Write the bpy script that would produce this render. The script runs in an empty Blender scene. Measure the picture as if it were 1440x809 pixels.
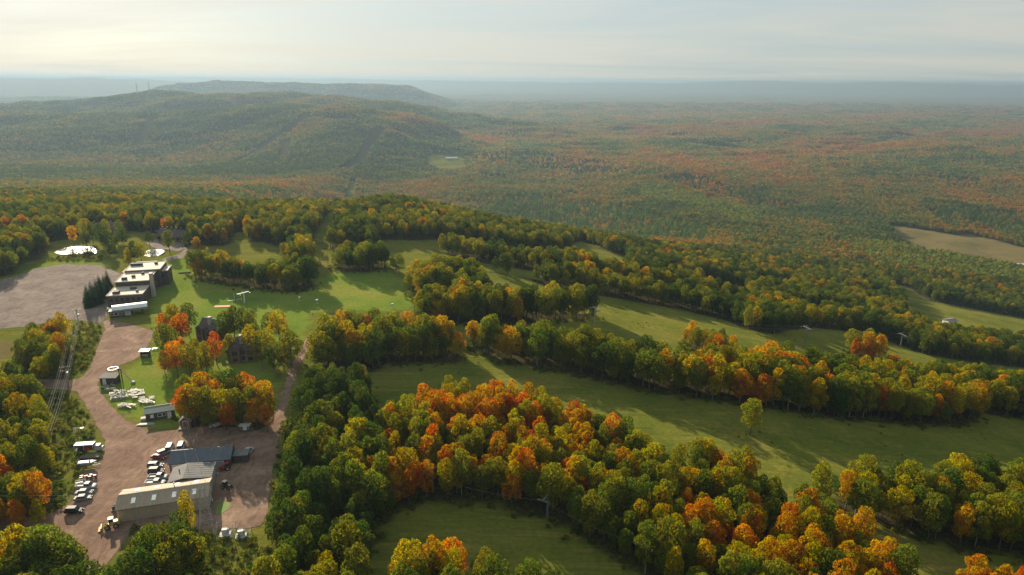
import bpy, bmesh, math, random
import numpy as np
from mathutils import Vector, Matrix
from mathutils.geometry import tessellate_polygon

random.seed(11)
scene = bpy.context.scene
COL = scene.collection

CAM_Z = 100.0
LENS_F = 973.0          # focal length in pixels of a 1440 px wide frame
PITCH = math.atan(292.5 / 973.0)
ROLL = math.radians(0.47)
VALLEY = 200.0

def softplus(v, w):
    v = np.asarray(v, float) / w
    return w * np.where(v > 30, v, np.log1p(np.exp(np.minimum(v, 30))))

def smooth(a, b, v):
    t = np.clip((np.asarray(v, float) - a) / (b - a), 0, 1)
    return t * t * (3 - 2 * t)

_wr = np.random.RandomState(5)
_WAVES = [(_wr.uniform(0, 2 * math.pi), _wr.uniform(0, 2 * math.pi), _wr.uniform(.7, 1.4)) for _ in range(40)]

def waves(x, y, length, first, n=6):
    """smooth uneven ground: a sum of n sine trains of about the given wavelength"""
    s = 0.0
    for a, p, q in _WAVES[first:first + n]:
        k = 2 * math.pi / (length * q)
        s = s + np.sin(k * (math.cos(a) * x + math.sin(a) * y) + p)
    return s / math.sqrt(n)

def ridge(x, y, yc, prof, front, back):
    px, pz = zip(*prof)
    h = np.interp(x, px, pz) + 8 * waves(x, y, 240, 0) * np.minimum(1, y / 3300) + 7 * waves(x, y, 650, 6)
    wob = y - yc - 60 * waves(x, 0 * y, 900, 12, 4)
    w = np.where(wob < 0, front, back)
    return np.maximum(h + VALLEY, 0) * np.exp(-(np.abs(wob) / w) ** 2.2)

RIDGE_FRONT = [(-9000, -60), (-3200, -95), (-2100, -78), (-1760, -62), (-1420, -58), (-1085, -50), (-814, -40), (-644, -46), (-475, -76), (-271, -150), (-60, -200)]
RIDGE_BACK = [(-9000, -150), (-4200, -140), (-3005, -95), (-2475, -28), (-2200, -16), (-1768, -4), (-1400, -8), (-1060, -26), (-707, -28), (-530, -68), (-309, -118), (0, -160), (500, -200)]
RIDGE_FAR = [(-9000, -200), (-4300, -150), (-3850, -26), (-3300, 46), (-3000, 30), (-2600, 22), (-2100, 16), (-1480, 34), (-1230, 6), (-980, -65), (-600, -200)]
RIDGE_BLUE = [(-40000, 30), (-9500, 42), (-8200, 52), (-7000, 30), (-6000, -60), (-4500, -200)]
RIDGE_RIM = [(-60000, 84), (-20000, 88), (-12000, 84), (-6000, 74), (-2500, 60), (-800, 28), (1500, 22), (3500, 36), (5200, 30), (6300, 76), (7300, 116), (8500, 112), (9500, 70), (10300, 58), (11600, 112), (12700, 118), (14400, 78), (15600, 46), (17000, 62), (19000, 40), (22000, 80), (60000, 84)]

def height(x, y):
    x = np.asarray(x, float); y = np.asarray(y, float)
    s = .21 * x + .13 * (y - 330) + 3
    d = np.maximum(softplus(s, 6.0), .150 * softplus(y - 470, 30) * smooth(-20, -160, x))
    d = d + .17 * softplus(y - 655 - .5 * np.maximum(x, 0), 30) * smooth(420, 150, x) * smooth(-520, -260, x)
    z = -VALLEY * np.tanh((d / VALLEY) ** 1.15)
    # the developed top is level, the runs roll, the plain beyond undulates
    roll = smooth(-8, 12, s) + smooth(430, 620, y)
    z = z + 1.1 * np.minimum(roll, 1) * waves(x, y, 120, 18) * (1 + smooth(900, 2500, y))
    out = smooth(1100, 2000, y)
    z = z + out * (9 * waves(x, y, 850, 24) + 6 * waves(x, y, 2600, 30, 5))
    r = ridge(x, y, 3300, RIDGE_FRONT, 620, 420)
    r = np.maximum(r, ridge(x, y, 4300, RIDGE_BACK, 700, 800))
    r = np.maximum(r, ridge(x, y, 8000, RIDGE_FAR, 700, 1500))
    r = np.maximum(r, ridge(x, y, 14000, RIDGE_BLUE, 2500, 3000))
    r = np.maximum(r, ridge(x, y, 23500, RIDGE_RIM, 3500, 3000))
    return z + r


# ------------------------------------------------------------------ camera
cam_data = bpy.data.cameras.new('camera')
cam = bpy.data.objects.new('camera', cam_data); COL.objects.link(cam)
cam_data.sensor_width = 36; cam_data.sensor_fit = 'HORIZONTAL'
cam_data.lens = LENS_F / 1440 * 36
cam_data.clip_start = 1.0; cam_data.clip_end = 90000
cam.matrix_world = Matrix.Translation((0, 0, CAM_Z)) @ Matrix.Rotation(math.pi / 2 - PITCH, 4, 'X') @ Matrix.Rotation(ROLL, 4, 'Z')
scene.camera = cam

# ------------------------------------------------------------------ light
SUN_AZ, SUN_EL = math.radians(-31), math.radians(17)          # azimuth from +Y towards +X
SUN_DIR = Vector((math.sin(SUN_AZ) * math.cos(SUN_EL), math.cos(SUN_AZ) * math.cos(SUN_EL), math.sin(SUN_EL)))
world = bpy.data.worlds.new('World'); scene.world = world; world.use_nodes = True
wn, wl = world.node_tree.nodes, world.node_tree.links
wn.clear()
w_out = wn.new('ShaderNodeOutputWorld'); w_bg = wn.new('ShaderNodeBackground')
sky = wn.new('ShaderNodeTexSky'); sky.sky_type = 'NISHITA'; sky.sun_disc = False
sky.sun_elevation = SUN_EL; sky.sun_rotation = SUN_AZ; sky.altitude = 300
sky.air_density = 1.0; sky.dust_density = 2.2; sky.ozone_density = 1.0
w_geo = wn.new('ShaderNodeNewGeometry')
w_sep = wn.new('ShaderNodeSeparateXYZ'); wl.new(w_geo.outputs['Incoming'], w_sep.inputs[0])
def wmath(op, a, b=None):
    n = wn.new('ShaderNodeMath'); n.operation = op
    for i, v in enumerate((a, b)):
        if v is None: continue
        if isinstance(v, (int, float)): n.inputs[i].default_value = v
        else: wl.new(v, n.inputs[i])
    return n.outputs[0]
# a thin veil of high cloud: noise on a flat layer overhead, seen along the view direction
up = wmath('MULTIPLY', w_sep.outputs[2], -1.0)
lift = wmath('ADD', wmath('MAXIMUM', up, 0.0), 0.06)
cx_ = wmath('DIVIDE', w_sep.outputs[0], lift); cy_ = wmath('DIVIDE', w_sep.outputs[1], lift)
w_cmb = wn.new('ShaderNodeCombineXYZ'); wl.new(cx_, w_cmb.inputs[0]); wl.new(cy_, w_cmb.inputs[1])
w_map = wn.new('ShaderNodeMapping'); w_map.inputs['Scale'].default_value = (0.13, 0.26, 1); w_map.inputs['Rotation'].default_value = (0, 0, 0.25)
w_map.inputs['Location'].default_value = (1.7, 0.4, 0)
wl.new(w_cmb.outputs[0], w_map.inputs[0])
w_noise = wn.new('ShaderNodeTexNoise'); w_noise.inputs['Scale'].default_value = 1.6; w_noise.inputs['Detail'].default_value = 7; w_noise.inputs['Roughness'].default_value = .58
w_noise.inputs['Distortion'].default_value = .6
wl.new(w_map.outputs[0], w_noise.inputs['Vector'])
w_ramp = wn.new('ShaderNodeValToRGB'); w_ramp.color_ramp.elements[0].position = .34; w_ramp.color_ramp.elements[1].position = .66
w_ramp.color_ramp.elements[0].color = (0.93, 0.93, 0.93, 1); w_ramp.color_ramp.elements[1].color = (0.99, 0.99, 0.99, 1)
wl.new(w_noise.outputs[0], w_ramp.inputs[0])
# the veil is lit by the sun behind it: brightest around the sun, everywhere the same rule
w_dot = wn.new('ShaderNodeVectorMath'); w_dot.operation = 'DOT_PRODUCT'
wl.new(w_geo.outputs['Incoming'], w_dot.inputs[0]); w_dot.inputs[1].default_value = tuple(-SUN_DIR)
glow = wmath('POWER', wmath('MAXIMUM', w_dot.outputs['Value'], 0.0), 3.0)
veil = wn.new('ShaderNodeMix'); veil.data_type = 'RGBA'
veil.inputs['A'].default_value = (3.95, 4.25, 4.35, 1); veil.inputs['B'].default_value = (5.4, 5.75, 5.85, 1)
wl.new(glow, veil.inputs['Factor'])
w_mix = wn.new('ShaderNodeMix'); w_mix.data_type = 'RGBA'
wl.new(w_ramp.outputs[0], w_mix.inputs['Factor']); wl.new(sky.outputs[0], w_mix.inputs['A']); 
# low down the veil is seen through more air and turns warm, overhead it is cool
w_elev = wn.new('ShaderNodeMapRange'); w_elev.inputs['From Min'].default_value = 0.0; w_elev.inputs['From Max'].default_value = .16; wl.new(up, w_elev.inputs['Value'])
w_air = wn.new('ShaderNodeMix'); w_air.data_type = 'RGBA'; w_air.inputs['A'].default_value = (1.03, .98, .88, 1); w_air.inputs['B'].default_value = (.95, 1.0, 1.02, 1); wl.new(w_elev.outputs['Result'], w_air.inputs['Factor'])
w_v2 = wn.new('ShaderNodeMix'); w_v2.data_type = 'RGBA'; w_v2.blend_type = 'MULTIPLY'; w_v2.inputs['Factor'].default_value = 1.0
wl.new(veil.outputs['Result'], w_v2.inputs['A']); wl.new(w_air.outputs['Result'], w_v2.inputs['B']); wl.new(w_v2.outputs['Result'], w_mix.inputs['B'])
w_tone = wn.new('ShaderNodeValToRGB'); w_tone.color_ramp.elements[0].position = .36; w_tone.color_ramp.elements[1].position = .62
w_tone.color_ramp.elements[0].color = (.84, .94, 1.0, 1); w_tone.color_ramp.elements[1].color = (1.07, 1.05, 1.0, 1); wl.new(w_noise.outputs[0], w_tone.inputs[0])
w_mul = wn.new('ShaderNodeVectorMath'); w_mul.operation = 'MULTIPLY'; wl.new(w_mix.outputs['Result'], w_mul.inputs[0]); wl.new(w_tone.outputs[0], w_mul.inputs[1])
wl.new(w_mul.outputs[0], w_bg.inputs['Color'])
w_bg.inputs['Strength'].default_value = 0.050
wl.new(w_bg.outputs[0], w_out.inputs['Surface'])

sun_data = bpy.data.lights.new('sun', 'SUN'); sun_data.energy = 5.0; sun_data.angle = math.radians(0.6); sun_data.color = (1.0, 0.85, 0.64)
sun = bpy.data.objects.new('sun', sun_data); COL.objects.link(sun)
sun.rotation_euler = SUN_DIR.to_track_quat('Z', 'Y').to_euler()
sun.location = (0, 0, 90)

scene.view_settings.view_transform = 'Standard'; scene.view_settings.look = 'None'
scene.view_settings.gamma = 1.0; scene.view_settings.use_curve_mapping = False
scene.view_settings.exposure = 1.45
scene.render.engine = 'CYCLES'
scene.cycles.max_bounces = 5; scene.cycles.diffuse_bounces = 2; scene.cycles.glossy_bounces = 2
scene.cycles.transmission_bounces = 3; scene.cycles.volume_bounces = 0; scene.cycles.transparent_max_bounces = 8
scene.cycles.use_denoising = True
scene.cycles.sample_clamp_indirect = 4
scene.cycles.caustics_reflective = False; scene.cycles.caustics_refractive = False

# ------------------------------------------------------------------ the site, in metres from below the camera
OPENINGS = {'base_meadow': [(456.2, 821.9), (454.2, 763.8), (440.1, 691.7), (464.8, 682.7), (494.2, 670.7), (540.2, 635.2), (412.4, 478.6), (373.3, 470.8), (329.3, 454.2), (294.5, 440.1),
                 (280.5, 449.9), (299.1, 501.8), (374.5, 628.6), (415.6, 725.5)],
 'depot': [(-326.1, 2643.1), (-282.4, 2688.5), (-196.8, 2709.7), (-158.5, 2412.7), (-242.8, 2299.1), (-289.2, 2374.0)],
 'side_run': [(145.2, 527.6), (159.9, 515.5), (175.4, 494.7), (161.1, 436.0), (143.5, 428.8), (131.1, 452.3)],
 'tan_field': [(795.2, 1453.4), (831.2, 1436.1), (858.0, 1391.9), (880.8, 1357.8), (921.4, 1365.3), (929.4, 1303.0), (953.8, 1157.2), (834.2, 1003.1), (765.9, 1030.0),
               (758.1, 1067.2), (733.1, 1100.2), (690.8, 1128.8), (691.8, 1201.1)],
 'top': [(-276.7, 330.4), (-261.4, 349.3), (-272.3, 367.9), (-268.1, 382.4), (-291.5, 426.5), (-284.5, 435.6), (-290.4, 460.8), (-272.6, 467.9), (-236.7, 454.9), (-202.9, 419.4),
         (-176.8, 418.4), (-183.0, 439.7), (-188.3, 459.3), (-184.2, 467.8), (-168.3, 431.3), (-158.6, 429.5), (-148.4, 419.4), (-124.3, 410.7), (-128.2, 432.5), (-149.0, 535.3),
         (-170.3, 637.3), (-148.2, 579.2), (-134.3, 514.7), (-113.7, 423.7), (-110.6, 406.4), (-81.0, 425.5), (-73.5, 442.6), (-56.4, 451.6), (-52.3, 432.7), (-23.3, 411.4),
         (-12.2, 380.6), (8.0, 376.4), (18.0, 364.9), (49.2, 362.2), (94.6, 362.0), (113.9, 348.7), (115.5, 324.9), (131.9, 325.3), (174.6, 376.1), (204.0, 392.6), (222.7, 382.5),
         (228.9, 357.0), (263.2, 359.4), (341.5, 393.1), (106.1, 107.0), (-102.0, 103.5)],
 'upper_run': [(48.6, 579.7), (70.1, 683.7), (81.8, 598.1), (98.1, 580.5), (85.8, 477.0), (66.4, 420.2), (53.3, 456.5), (40.5, 479.7)],
 'valley_cut': [(-382.4, 1539.1), (-430.2, 1800.5), (-455.2, 1935.3), (-441.6, 1963.0), (-415.6, 1834.6), (-365.8, 1599.1)]}
RUNS = [([(130.0, 667.5), (178.3, 702.9), (216.5, 635.3), (261.3, 625.8)], 22), ([(276.3, 903.6), (292.4, 765.2), (336.9, 716.7), (397.0, 726.5)], 22),
 ([(-72.4, 435.7), (-56.7, 446.1), (-39.2, 461.9), (-23.8, 465.0), (-9.8, 456.1), (9.4, 450.0), (42.2, 500.8), (59.4, 511.5)], 34),
 ([(-12.7, 395.4), (8.3, 390.1), (48.9, 405.6), (67.8, 395.0), (111.8, 401.8), (138.6, 399.8)], 24), ([(87.9, 501.3), (111.7, 499.1), (135.8, 492.2), (157.2, 471.6)], 30),
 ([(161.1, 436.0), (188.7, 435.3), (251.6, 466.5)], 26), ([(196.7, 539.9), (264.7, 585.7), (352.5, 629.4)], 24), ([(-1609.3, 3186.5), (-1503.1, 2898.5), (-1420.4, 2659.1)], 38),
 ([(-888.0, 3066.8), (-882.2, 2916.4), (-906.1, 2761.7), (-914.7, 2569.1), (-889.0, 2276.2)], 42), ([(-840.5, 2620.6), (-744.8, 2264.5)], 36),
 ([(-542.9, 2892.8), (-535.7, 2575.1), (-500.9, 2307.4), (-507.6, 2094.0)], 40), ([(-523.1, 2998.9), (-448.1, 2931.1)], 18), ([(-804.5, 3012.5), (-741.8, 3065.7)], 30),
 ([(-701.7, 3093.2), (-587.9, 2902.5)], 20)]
WOODS = {'belt': [(-16.6, 255.6), (0.1, 252.0), (19.4, 251.0), (34.9, 243.7), (47.0, 236.1), (61.0, 229.1), (86.2, 235.6), (112.2, 253.3), (138.9, 260.6), (175.3, 271.6), (201.5, 273.5),
          (248.3, 283.6), (216.4, 245.5), (195.0, 240.1), (183.3, 243.3), (162.3, 222.6), (141.4, 215.7), (113.2, 209.1), (88.6, 207.4), (66.2, 211.0), (43.6, 217.0),
          (20.4, 229.5), (0.2, 236.3), (-16.2, 249.0)],
 'block': [(-100.8, 374.8), (-89.9, 386.7), (-72.4, 381.9), (-69.1, 368.1), (-82.1, 359.8), (-96.7, 361.7)],
 'bottom': [(-21.5, 100.3), (-21.9, 114.4), (-17.1, 120.7), (-11.3, 121.7), (-5.3, 117.8), (1.8, 113.6), (11.3, 110.2), (14.4, 100.8)],
 'cluster': [(73.7, 278.6), (84.5, 292.5), (89.6, 282.7), (94.1, 272.2), (88.2, 258.6), (77.6, 261.6)],
 'corner': [(78.3, 101.9), (86.8, 112.5), (93.9, 117.1), (103.6, 117.6), (111.8, 117.0), (100.7, 102.8)],
 'foot': [(166.5, 316.4), (183.3, 324.3), (177.0, 309.1), (161.0, 301.7)],
 'knoll': [(-53.0, 335.8), (-44.6, 348.9), (-30.3, 355.8), (-18.6, 347.3), (-12.2, 323.9), (-13.2, 307.1), (-25.8, 300.4), (-38.6, 299.0), (-46.2, 312.5)],
 'main': [(-35.3, 179.4), (-30.9, 190.7), (-20.7, 196.5), (-4.2, 197.5), (8.9, 191.9), (21.0, 182.8), (31.9, 172.7), (45.0, 161.5), (57.6, 160.0), (62.4, 152.2), (66.0, 143.1),
          (73.7, 141.5), (77.4, 135.1), (80.1, 126.4), (79.8, 117.5), (75.7, 101.8), (37.2, 101.1), (35.6, 115.2), (27.4, 124.7), (22.1, 130.0), (13.6, 139.6), (3.7, 143.6),
          (-6.6, 149.0), (-20.4, 148.1), (-29.0, 143.0)],
 'nook': [(-132.1, 384.9), (-124.9, 394.6), (-115.4, 386.0), (-109.2, 364.1), (-120.4, 366.7), (-127.1, 373.0)],
 'road_end': [(-110.9, 117.5), (-98.7, 120.6), (-96.5, 122.2), (-89.7, 115.6), (-87.6, 116.7), (-82.7, 115.7), (-78.2, 112.6), (-77.4, 115.8), (-75.2, 118.0), (-73.8, 121.8),
              (-70.5, 124.2), (-66.4, 123.3), (-55.2, 100.0), (-97.0, 99.5)],
 'round': [(-100.9, 192.2), (-99.4, 200.0), (-90.9, 204.0), (-80.3, 199.9), (-72.9, 189.8), (-70.3, 182.3), (-75.1, 179.5), (-87.6, 180.1), (-94.5, 182.7)],
 'row': [(-42.7, 294.1), (-25.8, 300.4), (-6.4, 298.4), (13.1, 302.8), (38.5, 310.7), (38.4, 301.4), (12.4, 284.7), (-12.0, 279.2), (-39.1, 278.7)],
 'screen': [(-169.1, 352.2), (-157.3, 352.6), (-139.2, 344.4), (-122.8, 339.3), (-112.0, 351.5), (-103.6, 340.2), (-98.4, 324.2), (-109.8, 321.1), (-129.6, 328.1), (-150.2, 335.5),
            (-162.5, 340.7)],
 'side': [(76.3, 151.4), (88.1, 157.4), (99.2, 157.5), (113.3, 159.4), (149.8, 164.6), (122.8, 131.1), (114.1, 132.3), (98.7, 135.6), (90.1, 140.8), (82.4, 143.8)],
 'tower': [(-75.5, 253.0), (-61.8, 258.4), (-44.5, 255.7), (-27.7, 254.8), (-19.9, 244.0), (-19.3, 236.5), (-30.8, 234.6), (-46.2, 234.0), (-49.9, 227.0), (-67.0, 225.2),
           (-72.5, 236.2)],
 'track': [(-65.2, 203.5), (-57.5, 207.0), (-48.3, 209.5), (-42.9, 195.9), (-40.9, 181.5), (-34.6, 175.0), (-29.0, 143.0), (-31.9, 130.4), (-29.4, 110.2), (-27.2, 100.3),
           (-45.3, 100.1), (-49.2, 115.1), (-51.7, 126.4), (-54.2, 139.7), (-57.6, 152.0), (-60.8, 166.4), (-63.5, 178.8)],
 'west': [(-179.6, 206.8), (-163.4, 210.0), (-150.2, 200.6), (-138.8, 186.6), (-128.3, 169.2), (-117.5, 154.5), (-107.7, 138.9), (-107.6, 133.9), (-122.5, 132.6)],
 'west_upper': [(-182.4, 239.4), (-184.9, 251.0), (-183.5, 259.4), (-174.8, 253.7), (-160.6, 232.6), (-155.3, 219.4), (-155.3, 211.9), (-167.3, 219.1)]}
SINGLES = {'bank': [(-279.3, 370.8), (-263.9, 352.1), (-296.6, 387.9), (-268.7, 367.9), (-307.4, 407.0)],
 'barn': [(-72.4, 133.3), (-70.4, 125.6), (-65.3, 119.2)],
 'chalet': [(-136.5, 254.7), (-134.8, 259.8), (-130.6, 262.5), (-126.4, 248.4), (-125.9, 234.9), (-119.5, 232.2), (-113.9, 232.3), (-115.4, 220.2), (-106.9, 224.3),
            (-107.0, 232.5), (-109.7, 257.0), (-108.9, 264.0), (-102.4, 255.5), (-97.5, 260.8), (-90.6, 252.6), (-84.1, 241.8), (-90.0, 238.6), (-81.6, 228.9), (-97.9, 246.0),
            (-82.8, 223.5), (-121.3, 223.3), (-108.4, 216.6), (-96.2, 237.0), (-89.6, 230.1), (-131.1, 246.7), (-112.2, 222.9), (-79.4, 231.7), (-111.0, 252.0), (-102.8, 235.4)],
 'hotel': [(-264.8, 426.3), (-236.2, 409.8), (-247.3, 427.0), (-203.4, 399.0), (-194.5, 403.3), (-194.7, 411.5), (-223.1, 414.6), (-269.1, 426.1), (-271.6, 417.0), (-185.2, 395.8),
           (-258.1, 409.0)],
 'lone': [(72.2, 187.3)],
 'meadow': [(-20.2, 208.0), (-47.6, 209.6), (-49.2, 206.1)],
 'path': [(-65.1, 365.2), (-60.5, 356.0), (-114.7, 373.7)],
 'pond': [(-239.9, 399.6), (-251.2, 413.5), (-229.1, 384.9), (-261.4, 436.0), (-212.6, 376.6), (-212.1, 369.8), (-206.9, 373.4), (-241.2, 409.6)]}
SPRUCES = [(-195.4, 302.8), (-195.1, 306.2), (-190.5, 296.2), (-196.3, 312.2), (-196.7, 315.8), (-198.2, 322.1), (-199.4, 327.2), (-191.9, 308.7), (-192.0, 313.5), (-189.9, 299.5),
 (-189.0, 301.8)]
GRAVEL = {'car_park': [(-273.0, 325.5), (-256.8, 345.3), (-257.9, 360.8), (-248.3, 370.2), (-228.1, 369.3), (-216.5, 359.2), (-206.3, 352.4), (-199.6, 330.1), (-182.8, 298.8),
              (-178.8, 288.9), (-174.9, 281.4), (-173.4, 275.0), (-187.6, 280.1), (-197.1, 273.6), (-210.5, 267.2), (-224.6, 262.7)],
 'gravel_yard': [(-174.4, 277.7), (-173.5, 280.5), (-147.2, 267.0), (-142.9, 256.6), (-137.7, 238.3), (-141.6, 230.9), (-143.0, 223.9), (-141.8, 218.0), (-137.1, 210.6),
                 (-129.0, 200.7), (-120.9, 193.0), (-112.7, 186.3), (-106.3, 182.9), (-98.2, 183.0), (-95.3, 184.4), (-90.2, 185.8), (-81.6, 185.1), (-75.3, 182.2), (-73.5, 190.6),
                 (-73.9, 199.3), (-76.7, 213.5), (-79.9, 231.6), (-81.1, 248.9), (-83.4, 267.8), (-80.9, 266.2), (-77.9, 245.3), (-76.1, 228.5), (-73.4, 210.8), (-70.5, 195.4),
                 (-68.3, 184.0), (-65.1, 169.9), (-61.4, 155.8), (-58.7, 145.1), (-57.6, 137.6), (-68.5, 136.6), (-72.7, 135.8), (-78.6, 137.3), (-83.2, 138.3), (-86.5, 136.7),
                 (-86.3, 128.9), (-85.4, 123.1), (-96.7, 121.9), (-105.0, 132.3), (-125.5, 134.1), (-130.0, 139.9), (-110.6, 140.9), (-107.2, 144.1), (-107.1, 148.2),
                 (-110.4, 154.5), (-112.7, 160.4), (-110.8, 164.7), (-112.4, 170.2), (-117.0, 178.1), (-124.6, 186.5), (-128.1, 191.0), (-137.0, 202.1), (-143.0, 207.8),
                 (-147.2, 210.5), (-161.3, 211.3), (-165.8, 218.1), (-148.7, 218.4), (-148.5, 222.6), (-155.8, 240.0), (-162.1, 253.8), (-167.6, 267.4)],
 'hotel_car_park': [(-231.8, 426.7), (-229.2, 442.5), (-208.5, 431.9), (-196.8, 415.7), (-200.1, 402.2), (-220.4, 412.8)],
 'mown_patch': [(-72.3, 147.5), (-68.6, 148.8), (-67.3, 147.3), (-68.0, 142.9), (-70.1, 140.9)],
 'pond_drive': [(-198.5, 409.7), (-195.0, 417.7), (-189.2, 406.3), (-188.8, 388.4), (-196.2, 378.3), (-201.0, 384.7), (-196.8, 395.1)]}
PONDS = [[(-271.1, 396.1), (-273.0, 407.0), (-268.4, 413.0), (-256.9, 413.4), (-251.9, 407.8), (-244.6, 395.2), (-253.0, 396.7), (-256.7, 393.0), (-264.8, 392.7)],
 [(-220.8, 405.2), (-215.5, 409.1), (-209.4, 405.6), (-205.9, 396.6), (-207.5, 389.5), (-214.4, 391.0)]]
LAWN = [[(-145.5, 262.9), (-158.4, 289.4), (-180.5, 333.1), (-193.9, 359.9), (-181.5, 372.4), (-158.4, 344.2), (-137.3, 337.0), (-100.8, 335.8), (-97.0, 363.8), (-68.5, 366.7),
  (-51.0, 339.7), (-45.2, 298.5), (-70.1, 294.0), (-89.0, 293.3), (-83.0, 256.4), (-80.6, 234.9), (-89.3, 241.5), (-73.2, 193.0), (-99.4, 185.6), (-110.0, 185.5), (-131.2, 204.3),
  (-139.7, 215.1), (-134.3, 240.5)],
 [(-257.7, 343.9), (-261.9, 372.9), (-235.3, 381.9), (-221.2, 371.1), (-218.4, 359.1), (-246.4, 367.2), (-256.0, 358.0), (-251.4, 337.5)],
 [(-202.6, 388.0), (-190.3, 391.8), (-178.8, 366.3), (-192.5, 357.1), (-201.0, 371.8)]]
TAN = [[(795.2, 1453.4), (831.2, 1436.1), (858.0, 1391.9), (880.8, 1357.8), (921.4, 1365.3), (929.4, 1303.0), (953.8, 1157.2), (834.2, 1003.1), (765.9, 1030.0), (758.1, 1067.2),
  (733.1, 1100.2), (690.8, 1128.8), (691.8, 1201.1)],
 [(-206.3, 238.9), (-200.9, 253.7), (-193.7, 255.4), (-185.4, 239.4), (-198.7, 229.1)]]
BRUSH = [[(-91.6, 138.7), (-72.0, 141.2), (-69.5, 135.3), (-83.3, 133.6), (-88.6, 134.6)],
 [(-184.7, 274.8), (-172.9, 274.2), (-167.7, 266.5), (-161.2, 250.8), (-155.8, 238.6), (-149.6, 223.2), (-152.0, 219.5), (-165.5, 239.8)],
 [(-151.1, 206.6), (-141.4, 205.2), (-127.7, 189.7), (-122.9, 184.4), (-115.6, 169.0), (-115.8, 165.3), (-109.5, 151.9), (-107.9, 145.3), (-111.2, 142.3), (-126.9, 168.9)],
 [(-71.2, 134.8), (-57.7, 135.0), (-48.0, 107.6), (-59.3, 107.4)], [(-256.2, 389.6), (-264.2, 385.9), (-263.9, 376.0), (-232.5, 377.1), (-236.0, 390.3), (-246.1, 393.4)],
 [(-192.6, 253.9), (-197.7, 274.4), (-187.5, 277.4), (-157.5, 226.8), (-166.5, 226.6)]]
PINES = [[(-136.2, 1625.4), (72.9, 1815.8), (261.8, 1587.6), (354.6, 1214.0), (290.0, 1014.1), (209.6, 1110.6), (103.9, 1250.3), (27.6, 1375.3), (-47.7, 1486.5)],
 [(984.1, 1639.0), (1114.5, 1683.1), (1262.5, 1556.9), (1039.4, 1267.4), (968.2, 1360.9), (899.3, 1412.5)],
 [(-369.0, 2773.2), (-4.5, 2870.8), (347.5, 2657.0), (527.8, 2162.7), (662.0, 1896.3), (699.9, 1607.8), (629.4, 1515.4), (576.8, 1748.8), (456.6, 1942.5), (304.7, 2315.0),
  (-3.7, 2543.6), (-327.5, 2654.7)],
 [(1598.6, 3706.0), (2262.1, 4186.2), (3548.0, 4543.6), (3212.3, 4106.3), (2156.7, 3980.3), (1600.1, 3460.4)]]
BIRCH = [[(564.9, 1143.1), (677.4, 1193.2), (695.7, 1137.3), (770.9, 1069.2), (834.2, 1003.1), (573.6, 676.6), (524.2, 713.2), (477.4, 753.7), (484.2, 874.3)],
 [(355.9, 1937.1), (497.9, 1795.2), (562.1, 1504.3), (447.2, 1261.3), (383.4, 1548.2), (321.0, 1737.7)]]
AT = {'anchor': (-129.5, 215.9),
 'b0': (-19.5, 152.6),
 'b1': (8.9, 142.4),
 'b2': (29.2, 126.5),
 'board': (-136.3, 246.1),
 'boat': (-113.2, 163.2),
 'car1': (-105.2, 148.0),
 'car2': (-106.3, 150.4),
 'car3': (-107.3, 152.9),
 'cart': (-72.0, 153.4),
 'chalet_a': (-118.5, 257.1),
 'chalet_b': (-99.4, 237.8),
 'debris': (-121.1, 178.4),
 'drums': (-95.1, 144.3),
 'far_hall': (-229.3, 2608.4),
 'flatbed': (-114.9, 167.2),
 'gun': (-126.8, 182.1),
 'hc1': (-242.2, 463.0),
 'hc2': (-238.3, 449.6),
 'hc3': (-235.3, 454.9),
 'hc4': (-238.3, 466.0),
 'hc5': (-201.6, 419.5),
 'hotel_a': (-274.0, 450.7),
 'hotel_b': (-214.7, 429.5),
 'hotel_c': (-296.5, 460.4),
 'house': (355.1, 529.9),
 'hut': (-78.4, 183.4),
 'kiosk': (-136.4, 238.4),
 'lift_house': (-136.5, 214.6),
 'lift_post': (-133.6, 215.2),
 'loader': (-92.2, 137.1),
 'lodge_small': (-171.6, 284.2),
 'logs': (-174.3, 354.8),
 'mast1': (-3876.3, 7659.3),
 'mast2': (-3716.6, 7596.7),
 'mat': (-131.8, 299.1),
 'pipes': (-109.4, 186.4),
 'pole_a': (-147.2, 210.5),
 'pole_b': (-125.7, 167.0),
 'pole_c': (-178.7, 268.8),
 'pole_d': (-101.9, 122.9),
 'pylon': (-70.0, 136.9),
 'q1': (-94.5, 162.5),
 'q2': (-93.3, 160.4),
 'q3': (-91.3, 157.0),
 'q4': (-90.7, 154.7),
 'red': (-96.2, 167.5),
 'roof1': (795.9, 1053.4),
 'roof2': (754.8, 988.6),
 'rtractor': (-75.8, 162.0),
 'scrap': (-76.8, 158.6),
 'sg1': (-99.3, 307.5),
 'sg2': (-89.9, 303.6),
 'sg3': (-54.3, 298.9),
 'shed': (-97.3, 185.7),
 'shed2': (-170.2, 306.5),
 'silver': (-95.8, 169.7),
 'start': (-129.2, 306.6),
 'suv': (-104.1, 142.7),
 't1': (-32.5, 288.3),
 't2': (37.2, 292.9),
 't3': (144.0, 317.8),
 't4': (220.2, 366.0),
 'tank1': (-88.7, 185.0),
 'tank2': (-87.5, 185.4),
 'top_tower': (-123.8, 304.6),
 'tractor': (-110.5, 157.1),
 'trafo1': (-65.0, 134.9),
 'trafo2': (-61.2, 134.4),
 'trailer': (-110.2, 154.8),
 'truck': (-117.2, 171.3),
 'utv': (-72.9, 170.1),
 'van1': (-94.7, 172.1),
 'van2': (-92.9, 172.9),
 'wagon': (-74.7, 168.2),
 'white': (-76.9, 165.2)}
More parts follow.
